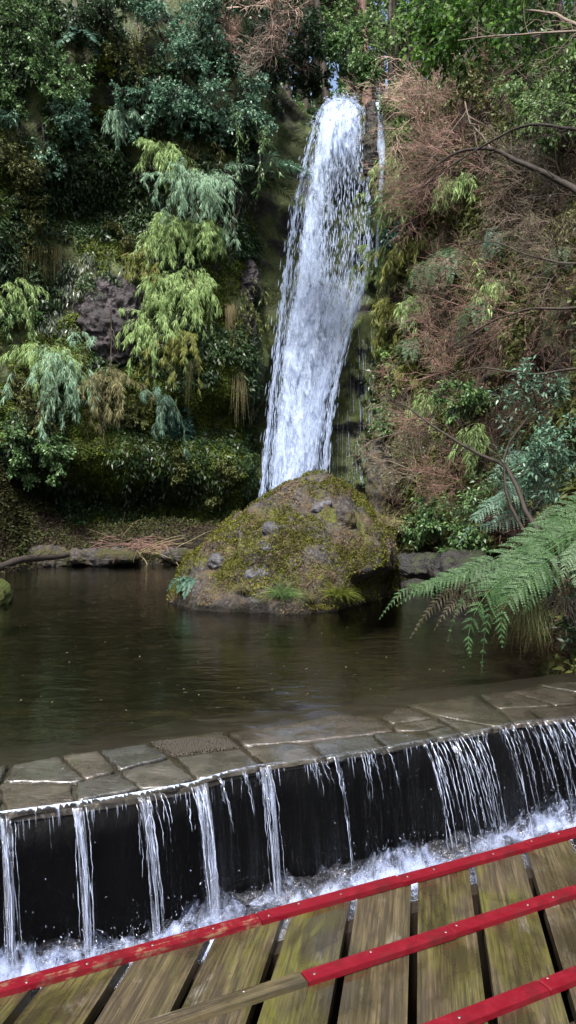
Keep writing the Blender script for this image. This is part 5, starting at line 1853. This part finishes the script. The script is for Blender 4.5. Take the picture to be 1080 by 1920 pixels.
RS = [  # green shrubs on the right slope
    (755, 205, 1.0, M_BRIGHT, .5, "bright green shrub beside the top of the side fall"),
    (765, 265, .9, M_BAMBOO, .5, "pale green shrub hanging right of the side fall"),
    (880, 130, 1.5, M_BRIGHT, .5, "light green shrub at the rim below the backlit leaves"),
    (930, 180, 1.3, M_OLIVE, .5, "olive shrub behind the reddish bare bushes"),
    (990, 150, 1.4, M_BRIGHT, .5, "bright shrub at the upper right rim"),
    (1050, 130, 1.3, M_BRIGHT, .6, "green shrub at the right edge under the pale bough"),
    (1060, 210, 1.3, M_BRIGHT, .6, "green leafy shrub hanging at the right edge above the dark limb"),
    (985, 250, 1.0, M_OLIVE, .5, "olive shrub above the fork of the dark limb"),
    (745, 440, .6, M_TEAL, .7, "small teal shrub in front of the right side of the fall"),
    (735, 690, .6, M_BAMBOO, .5, "yellowish leafy shrub low beside the trickling rock wall"),
    (745, 770, .8, M_GREEN, .5, "green shrub above the mossy pillar"),
    (880, 740, .8, M_GREEN, .5, "green shrub between the red bushes and the teal leaves"),
    (830, 960, .9, M_GREEN, .4, "low green shrub at the bank behind the boulder"),
    (880, 1000, .8, M_GREEN, .4, "dark leafed shrub above the rock shelf"),
    (790, 985, .6, M_OLIVE, .4, "grassy olive shrub right of the boulder shoulder"),
    (825, 945, .3, M_LIME, .5, "tiny yellow leaved shrub at the bank"),
    (770, 1075, .35, M_TEAL, .1, "small teal plant at the waterline right of the boulder"),
]
for i, (u, v, s, m, out, lab) in enumerate(RS):
    p, n = at(u, v, out)
    shrub("slope_shrub", lab, "shrub", p, n, s, m, 650 + i, leafL=.09 if p[1] > 14 else .05, leafW=.045 if p[1] > 14 else .028, dens=1.1, hang=.3)

# narrow leaved bamboo / willow like sprays beside the fall
for i, (u, v, s, dp, m, k, out, lab) in enumerate([
    (735, 300, .7, .4, M_BAMBOO, 10, .5, "green bamboo spray leaning over the side fall"),
    (725, 395, .9, .5, M_BRIGHT, 9, 1.1, "thin green bamboo sprig reaching across the waterfall"),
    (715, 480, .8, .6, M_BAMBOO, 10, 1.0, "light bamboo sprig hanging before the lower right of the fall"),
    (735, 575, .7, .4, M_BAMYEL, 12, .6, "yellow green bamboo clump beside the water ledge"),
    (728, 620, .6, .5, M_BAMYEL, 10, .6, "second yellow green bamboo clump under the water ledge"),
    (758, 330, .8, .6, M_BAMBOO, 12, .5, "pale bamboo right of the side fall below the bright shrubs"),
    (742, 500, .7, .6, M_OLIVE, 10, .4, "olive bamboo draping the rock beside the fall"),
    (700, 215, .5, .3, M_OLIVE, 6, .5, "small sprig between the two falls at the lip"),
    (760, 360, .9, .5, M_BAMBOO, 12, .6, "pale bamboo low between the side fall and the bare bushes"),
    (770, 455, .8, .5, M_BAMYEL, 10, .6, "yellowish bamboo above the fern left of the long pale one"),
    (785, 560, .8, .5, M_BAMBOO, 12, .6, "light bamboo hanging under the two slope ferns"),
    (860, 340, .8, .5, M_BAMBOO, 10, .7, "pale bamboo among the reddish bushes under the dark limb"),
    (930, 530, .8, .4, M_BAMBOO, 10, .6, "light bamboo above the red bank"),
    (770, 690, .7, .5, M_BAMYEL, 10, .6, "yellowish bamboo right of the trickling rock wall"),
    (830, 740, .8, .5, M_BAMBOO, 10, .5, "light bamboo at the lower end of the red bank"),
    (900, 800, .8, .4, M_BAMBOO, 9, .5, "light bamboo behind the forked dark stems"),
    (1000, 210, .9, .5, M_BAMBOO, 12, .5, "pale bamboo spray among the upper right shrubs")]):
    p, n = at(u, v, out)
    bamboo("bamboo_spray", lab, p, norm(n + np.array([-.5, 0, 0])), s, dp, m, 690 + i, k, leafL=.17, leafW=.024, width=.3, dens=.8)

# hanging ferns on the slope
for i, (u, v, s, m, k, lab) in enumerate([
    (845, 478, 1.3, M_FERN, 6, "long pale fern hanging in the middle of the slope"),
    (805, 500, 1.1, M_FERN, 6, "fern hanging left of the long pale one"),
    (905, 560, 1.2, M_FERN, 5, "fern hanging right of the long pale one above the red bank"),
    (770, 640, .8, M_FERN, 5, "small fern near the yellow green bamboo"),
    (940, 440, 1.0, M_FERNB, 5, "bluish fern among reddish bushes below the dark limb"),
    (1050, 470, 1.0, M_FERN, 5, "pale fern at the right edge of the slope")]):
    p, n = at(u, v, .8)
    fern("slope_fern", lab, p, n, s * p[1] / 16, m, 710 + i, fronds=k + 2, spread=.6, bip=False, grav=.26, pairs=24, wid=.17, pin=.034, rise=.5)

# ------------------------------------------------------------------ near right: teal shrub, ferns, dark forked branches
for i, (u, v, y, s, m, lab) in enumerate([
    (1000, 770, 9.6, .7, M_BLUEG, "bluish green shrub spreading above the forked dark branches"),
    (1060, 830, 9.0, .5, M_BLUEG, "bluish green shrub at the right edge above the big fern"),
    (1010, 880, 9.4, .5, M_BLUEG, "blue green shrub just over the big fern fronds"),
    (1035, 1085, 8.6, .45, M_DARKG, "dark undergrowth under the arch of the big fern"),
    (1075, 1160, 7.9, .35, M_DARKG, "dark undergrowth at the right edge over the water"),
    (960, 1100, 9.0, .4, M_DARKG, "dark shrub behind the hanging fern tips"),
    (905, 960, 11.0, .6, M_GREEN, "green shrub behind the bluish fern near the water")]):
    shrub("near_shrub", lab, "shrub", P(u, v, y), np.array([-.7, -.6, .2]), s, m, 730 + i, leafL=.07, leafW=.024, dens=.3, limbs=7, wood=M_BARK)


def bough(name, label, cat, px, y0, y1, r0, r1, mat, seed, per=14, tl=1.0, sub=6, grav=.0, sides=7, leaf=None):
    pts = np.array([P(u, v, y0 + (y1 - y0) * i / (len(px) - 1)) for i, (u, v) in enumerate(px)])
    c = catmull(pts, .12)
    rg = np.random.default_rng(seed)
    c = c + np.stack([.03 * fbm(c * 2.2 + 7 * j, 3, seed + j) for j in range(3)], 1)
    root = thing(name, label, cat, tuple(c[0]))
    part("limb", tubes(c[None], np.linspace(r0, r1, len(c))[None], sides), mat, root)
    C1 = sprout(c[None], per, tl, 8, 1.0, .16, grav, .08, .05, rg)
    C2 = sprout(C1, sub, tl * .5, 6, .9, .18, grav, .15, .0, rg)
    part("twigs", join([tubes(C1, max(r1 * .6, .0045) * np.linspace(1, .4, 8)[None], 4), tubes(C2, max(.0022, r1 * .28) * np.linspace(1, .5, 6)[None])]), mat, root)
    if leaf:
        part("leaves", leafy(C2, leaf[1], leaf[2], leaf[3], 1, .6, .1, .1, .2, rg), leaf[0], root)
    return root


bough("bare_bough", "big dark bare limb reaching in from the right edge", "branch", [(1180, 395), (1110, 375), (1060, 345), (985, 310), (925, 282), (860, 285), (800, 325)], 8.6, 10.8, .055, .010, M_BARKD, 801, 18, 1.1, 7)
bough("bare_bough", "upper dark branch forking off the big limb toward the left", "branch", [(1180, 245), (1080, 243), (1010, 234), (960, 245), (900, 278), (850, 310), (790, 350)], 9.0, 10.6, .028, .007, M_BARKD, 802, 16, 1.0, 6)
bough("bare_bough", "long thin bare branch crossing the slope under the hanging ferns", "branch", [(1160, 560), (1080, 575), (1000, 580), (930, 600), (870, 635), (800, 680)], 8.5, 10.8, .022, .006, M_BARK, 803, 18, .9, 6)
bough("bare_bough", "thin bare branch rising across the red bank from the right edge", "branch", [(1170, 690), (1080, 690), (990, 700), (900, 690), (820, 710)], 8.3, 10.5, .022, .006, M_BARK, 804, 14, .8, 6)
bough("bare_bough", "grey bare branch at the right edge level with the ferns", "branch", [(1160, 470), (1080, 492), (1000, 480), (930, 455), (870, 460)], 8.5, 10.5, .022, .006, M_BARK, 805, 14, .9, 6)
bough("bare_bough", "dark forked stem rising from the fern bank and leaning left", "branch", [(1020, 1020), (985, 960), (950, 880), (900, 850), (830, 812), (770, 770), (720, 740)], 8.6, 10.4, .034, .006, M_BARKD, 806, 22, .7, 6)
bough("bare_bough", "second dark stem rising beside the fern bank", "branch", [(985, 1000), (960, 950), (945, 890), (955, 830), (1000, 770), (1040, 700)], 8.8, 9.6, .022, .006, M_BARKD, 807, 14, .7, 5)
bough("bare_bough", "pale bare bough across the top right corner", "branch", [(1180, 60), (1080, 48), (1040, 28), (990, 20)], 8.5, 9.5, .03, .012, M_TWIGG, 808, 6, .8, 4)
bough("bare_bough", "thin straight branch below the pale corner bough", "branch", [(1190, 60), (1080, 58), (1000, 62), (920, 68), (860, 75)], 8.2, 9.8, .018, .006, M_TWIGG, 809, 8, .6, 4)
bough("bare_bough", "fine bare branch dropping diagonally from the dark limb", "branch", [(870, 190), (880, 230), (905, 255), (925, 285)], 10.4, 10.2, .012, .012, M_TWIGG, 810, 8, .6, 5)
bough("leafy_bough", "dark green backlit leafy bough hanging into the top right", "branch", [(1010, -120), (960, -60), (920, -10), (880, 40), (840, 85)], 9.5, 10.8, .03, .008, M_BARKD, 811, 34, 1.0, 8, .02, 6, (M_MAPLE, 9, .075, .055))
bough("leafy_bough", "second backlit leafy bough left of the first at the top", "branch", [(900, -140), (870, -70), (850, -20), (825, 20)], 10.5, 11.0, .025, .008, M_BARKD, 812, 22, .9, 8, .02, 6, (M_MAPLE, 8, .075, .055))
bough("leafy_bough", "leafy bough in the top right corner above the pale bough", "branch", [(1150, -80), (1090, -40), (1040, -10), (990, 30)], 9.0, 10.0, .025, .008, M_BARKD, 813, 24, .9, 7, .02, 6, (M_MAPLE, 7, .07, .05))

# the big fern over the pool
def fern_px(name, label, px, plen, pin, mat, seed, pairs=30):
    """fern whose fronds follow given lines: [(points (u,v), y0, y1), ...]"""
    rg = np.random.default_rng(seed)
    root = None
    for k, (pp, y0, y1, pl) in enumerate(px):
        pts = np.array([P(u, v, y0 + (y1 - y0) * i / (len(pp) - 1)) for i, (u, v) in enumerate(pp)])
        c = catmull(pts, .06)
        if root is None:
            root = thing(name, label, "fern", tuple(c[0]))
        L = np.linalg.norm(np.diff(c, axis=0), axis=1).sum()
        geo = fern_geo(c[0], c, int(L * 14) + 8, pl, pin, rg, True, .32, norm(np.array([-.15, -.95, .55]) + rg.normal(0, .18, 3)))
        part("frond", join([geo, tubes(c[None], np.linspace(.007, .002, len(c))[None], 5)]), mat, root)
    return root


M_BIGF = leaf_mat("bright_fern_green", (.022, .056, .019), (.044, .100, .034), (.090, .168, .064), .5, .35, .2)
M_DEADF = leaf_mat("browned_fern", (.03, .028, .016), (.07, .06, .035), (.12, .10, .06), .6, .2, .2)
fern_px("big_fern", "large bright green fern with fronds arching down to the pool at the right bank", [
    ([(1150, 925), (1085, 950), (1010, 1000), (930, 1045), (860, 1075), (800, 1095), (745, 1135)], 8.3, 8.0, .23),
    ([(1140, 960), (1060, 1000), (985, 1050), (935, 1110), (910, 1180), (903, 1262)], 7.9, 7.4, .25),
    ([(1150, 940), (1060, 985), (970, 1040), (900, 1085), (858, 1140), (840, 1200)], 8.1, 7.8, .21),
    ([(1150, 955), (1100, 975), (1075, 1005), (1062, 1060)], 7.7, 7.5, .18),
    ([(1150, 915), (1080, 940), (1015, 975), (960, 1025)], 8.5, 8.4, .17),
    ([(1150, 990), (1080, 1040), (1020, 1095), (980, 1150)], 7.7, 7.5, .19),
    ([(1060, 1010), (985, 1060), (925, 1100), (890, 1150), (878, 1195), (882, 1230)], 7.7, 7.35, .24),
    ([(1060, 1020), (1000, 1075), (955, 1120), (940, 1165), (942, 1212)], 7.6, 7.3, .22)], .34, .024, M_BIGF, 830)
fern_px("outer_fern", "light green fern frond reaching farthest left over the water", [
    ([(900, 1060), (850, 1085), (800, 1100), (760, 1105), (730, 1135), (712, 1160)], 8.6, 8.2, .13),
    ([(900, 1070), (860, 1085), (835, 1075), (815, 1095), (812, 1130)], 8.5, 8.2, .12)], .14, .018, M_BIGF, 831)
fern_px("bluish_fern", "bluish green fern behind the big fern", [
    ([(1060, 900), (1000, 905), (940, 930), (890, 970), (862, 1020)], 9.6, 9.2, .24),
    ([(1060, 895), (1010, 890), (960, 905), (935, 950), (925, 985)], 9.6, 9.2, .22),
    ([(1070, 900), (1040, 870), (990, 850), (950, 865), (915, 900)], 9.8, 9.4, .22),
    ([(1070, 905), (1010, 930), (960, 965), (915, 985), (880, 990)], 9.7, 9.4, .20)], .24, .026, M_FERNB, 832)
fern_px("withered_fern", "brown withered fern fronds drooping to the water left of the big fern", [
    ([(930, 1080), (880, 1095), (840, 1110), (800, 1150), (770, 1195)], 8.3, 8.1, .12),
    ([(920, 1090), (870, 1110), (840, 1140), (815, 1180)], 8.3, 8.1, .12),
    ([(910, 1100), (870, 1130), (850, 1160)], 8.3, 8.1, .10)], .12, .020, M_DEADF, 833)
fern_px("edge_fern", "dark green fern at the right edge below the big fern", [
    ([(1130, 1000), (1095, 1015), (1065, 1050), (1055, 1085)], 7.5, 7.3, .16),
    ([(1140, 1030), (1110, 1040), (1085, 1070), (1078, 1100)], 7.4, 7.2, .16)], .2, .02, M_FERN, 834)
for i, (u, v, y, ln, w, k, m, lab) in enumerate([
    (985, 1135, 8.0, .62, .10, 240, M_CULM, "drooping sedge hanging over the water under the big fern"),
    (1010, 1150, 7.9, .5, .08, 90, M_CULM, "dry grass hanging beside the drooping sedge"),
    (1060, 1130, 7.7, .4, .12, 120, M_BARK, "dark rootlets hanging from the right bank edge")]):
    hanging_grass("hanging_sedge", lab, P(u, v, y), np.array([-.6, -.7, .1]), ln, w, m, 840 + i, k, bw=.009)

# ------------------------------------------------------------------ trees upstream and along the rims
def ground_at(x, y, guess=30.0):
    loc, _, _, _ = BVH.ray_cast(Vector((x, y, 60)), Vector((0, 0, -1)))
    return loc[2] if loc is not None else guess


TR = [  # u at base, y, lean, trunk radius, height, material, label
    (578, 31, (.02, 0), .20, 13, M_BRIGHT, "dark slender trunk leftmost in the upstream gap"),
    (604, 34, (-.03, 0), .22, 14, M_BRIGHT, "dark tree just right of the leftmost slender trunk"),
    (622, 30, (-.05, 0), .17, 12, M_BRIGHT, "straight dark tree above the middle of the waterfall lip"),
    (640, 33, (.13, 0), .17, 13, M_BRIGHT, "tree leaning right above the waterfall lip"),
    (660, 38, (.02, 0), .18, 13, M_BRIGHT, "far thin tree behind the leaning one"),
    (694, 31, (-.02, 0), .24, 15, M_BRIGHT, "reddish trunked tree above the side fall"),
    (735, 36, (.0, 0), .2, 13, M_BRIGHT, "light leaved tree right of the reddish trunk"),
    (545, 33, (.0, 0), .2, 13, M_GREEN, "dark evergreen tree behind the pinkish dead twigs"),
]
for i, (u, y, ln, tr_, h, m, lab) in enumerate(TR):
    x = (u - 540) / FPX * y
    tree("forest_tree", lab, x, y, ground_at(x, y), h, m, 860 + i, ln, tr_, .30, .15, .09, 12, 2.2, M_BARK if i != 5 else M_TWIGR, k=3)
for i, (x, y, s_, m, lab) in enumerate([(1.05, 26.6, .9, M_DARKG, "dark low shrub on the stream bank just behind the waterfall lip"), (1.75, 27.4, 1.0, M_GREEN, "green low shrub in the middle of the gap behind the lip"),
                                        (2.5, 26.8, .9, M_DARKG, "dark low shrub at the foot of the reddish trunk"), (2.1, 29.5, 1.3, M_BRIGHT, "bright bush under the leaning tree in the upstream gap"),
                                        (1.92, 31.2, 1.9, M_GREEN, "tall green bush closing the gap straight above the waterfall"),
                                        (.6, 28.5, 1.2, M_GREEN, "green bush between the two slender dark trunks")]):
    shrub("stream_shrub", lab, "shrub", np.array([x, y, ground_at(x, y) + .1]), np.array([0, -.4, 1.0]), s_, m, 960 + i, leafL=.13, leafW=.08, dens=1.2)
RT = [
    (745, 150, 25.5, 8, M_BRIGHT, "bright leafy tree standing at the rim right of the side fall"),
    (790, 90, 27, 9, M_BRIGHT, "bright tree behind the rim shrubs near the upstream gap"),
    (850, 90, 25, 8, M_BRIGHT, "green tree behind the backlit boughs"),
    (915, 70, 23, 8, M_DARKG, "dark tree on the right rim under the backlit boughs"),
    (985, 60, 21, 7, M_BRIGHT, "green tree on the right rim beside the pale corner bough"),
    (1060, 80, 19, 7, M_GREEN, "green tree on the right rim at the right edge"),
]
for i, (u, v, y, h, m, lab) in enumerate(RT):
    x = (u - 540) / FPX * y
    tree("rim_tree", lab, x, y, ground_at(x, y) - .2, h, m, 880 + i, (-.08, -.1), .13, .05, .13, .085, 22, 2.4, k=8)
for i, (u, y) in enumerate([(560, 42), (590, 45), (640, 39), (668, 42), (605, 37), (700, 36), (655, 35), (720, 44), (770, 42), (820, 38), (900, 33), (1000, 30), (1080, 28), (510, 40)]):
    x = (u - 540) / FPX * y
    tree("background_tree", "tree in the far wood above the waterfall", x, y, ground_at(x, y, 24), 12, M_BRIGHT if i % 2 else M_GREEN, 900 + i, (0, 0), .2, .08, .26, .16, 11, 2.6, k=4, group="trees of the far wood above the waterfall")
# floating leaves and flecks on the pool
rr4 = np.random.default_rng(950)
N = 170
uu, vv_ = rr4.uniform(-60, 1000, N), 1060 + 330 * rr4.random(N) ** 1.2
p = np.array([G(a, b, .004) for a, b in zip(uu, vv_)])
p = p[(p @ np.array([*ND, 0])) > 5.6]
d = norm(rr4.normal(0, 1, p.shape) * np.array([1, 1, .02]))
fl = link("floating_leaves", mesh("floating_leaves", *leaves(p, d, np.repeat([[0, 0, 1.0]], len(p), 0), rr4.uniform(.015, .05, len(p)), rr4.uniform(.006, .02, len(p)))), leaf_mat("floating_leaf", (.05, .04, .02), (.14, .12, .06), (.22, .20, .15), .6, .1, .3))
struct(fl, "small leaves and flecks floating on the dark pool", "leaves", "stuff")
# ================================================================== light, sky, camera
SUN_EL, SUN_AZ = 56.0, 198.0      # azimuth: clockwise from +Y, the direction the sun stands in
SUN_STR, SUN_ANG, SKY_STR, EXPO = 3.8, 10.0, 0.14, 1.22
w = bpy.data.worlds.new("World")
SC.world = w
w.use_nodes = True
nt = w.node_tree
bg = nt.nodes["Background"]
sky = nt.nodes.new("ShaderNodeTexSky")
sky.sky_type = "NISHITA"
sky.sun_disc = False
sky.sun_elevation = math.radians(SUN_EL)
sky.sun_rotation = math.radians(SUN_AZ)
sky.air_density = 1.0
sky.dust_density = 5.0
nt.links.new(sky.outputs[0], bg.inputs[0])
bg.inputs[1].default_value = SKY_STR
ld = bpy.data.lights.new("sun", "SUN")
ld.energy = SUN_STR
ld.angle = math.radians(SUN_ANG)
ld.color = (1.0, .97, .92)
lo = bpy.data.objects.new("sun", ld)
COL.objects.link(lo)
az, el = math.radians(SUN_AZ), math.radians(SUN_EL)
to_sun = Vector((math.sin(az) * math.cos(el), math.cos(az) * math.cos(el), math.sin(el)))
lo.rotation_euler = (-to_sun).to_track_quat("-Z", "Y").to_euler()
lo.location = to_sun * 40

cd = bpy.data.cameras.new("camera")
cd.sensor_fit = "VERTICAL"
cd.sensor_height = 36.0
cd.lens = 36.0 * FPX / 1920.0
cd.shift_y = (HOR - 960.0) / 1920.0
cd.clip_start = 0.05
cd.clip_end = 500
co = bpy.data.objects.new("camera", cd)
COL.objects.link(co)
co.location = (0, 0, CAMZ)
co.rotation_euler = (math.radians(90), 0, 0)
SC.camera = co
vs = SC.view_settings
vs.view_transform = "Standard"
vs.look = "None"
vs.exposure = EXPO
vs.gamma = 1
SC.render.engine = "CYCLES"
cy = SC.cycles
cy.max_bounces = 7
cy.diffuse_bounces = 3
cy.glossy_bounces = 3
cy.transmission_bounces = 4
cy.transparent_max_bounces = 14
cy.caustics_reflective = False
cy.caustics_refractive = False
cy.use_denoising = True
cy.use_adaptive_sampling = True
cy.adaptive_threshold = 0.01
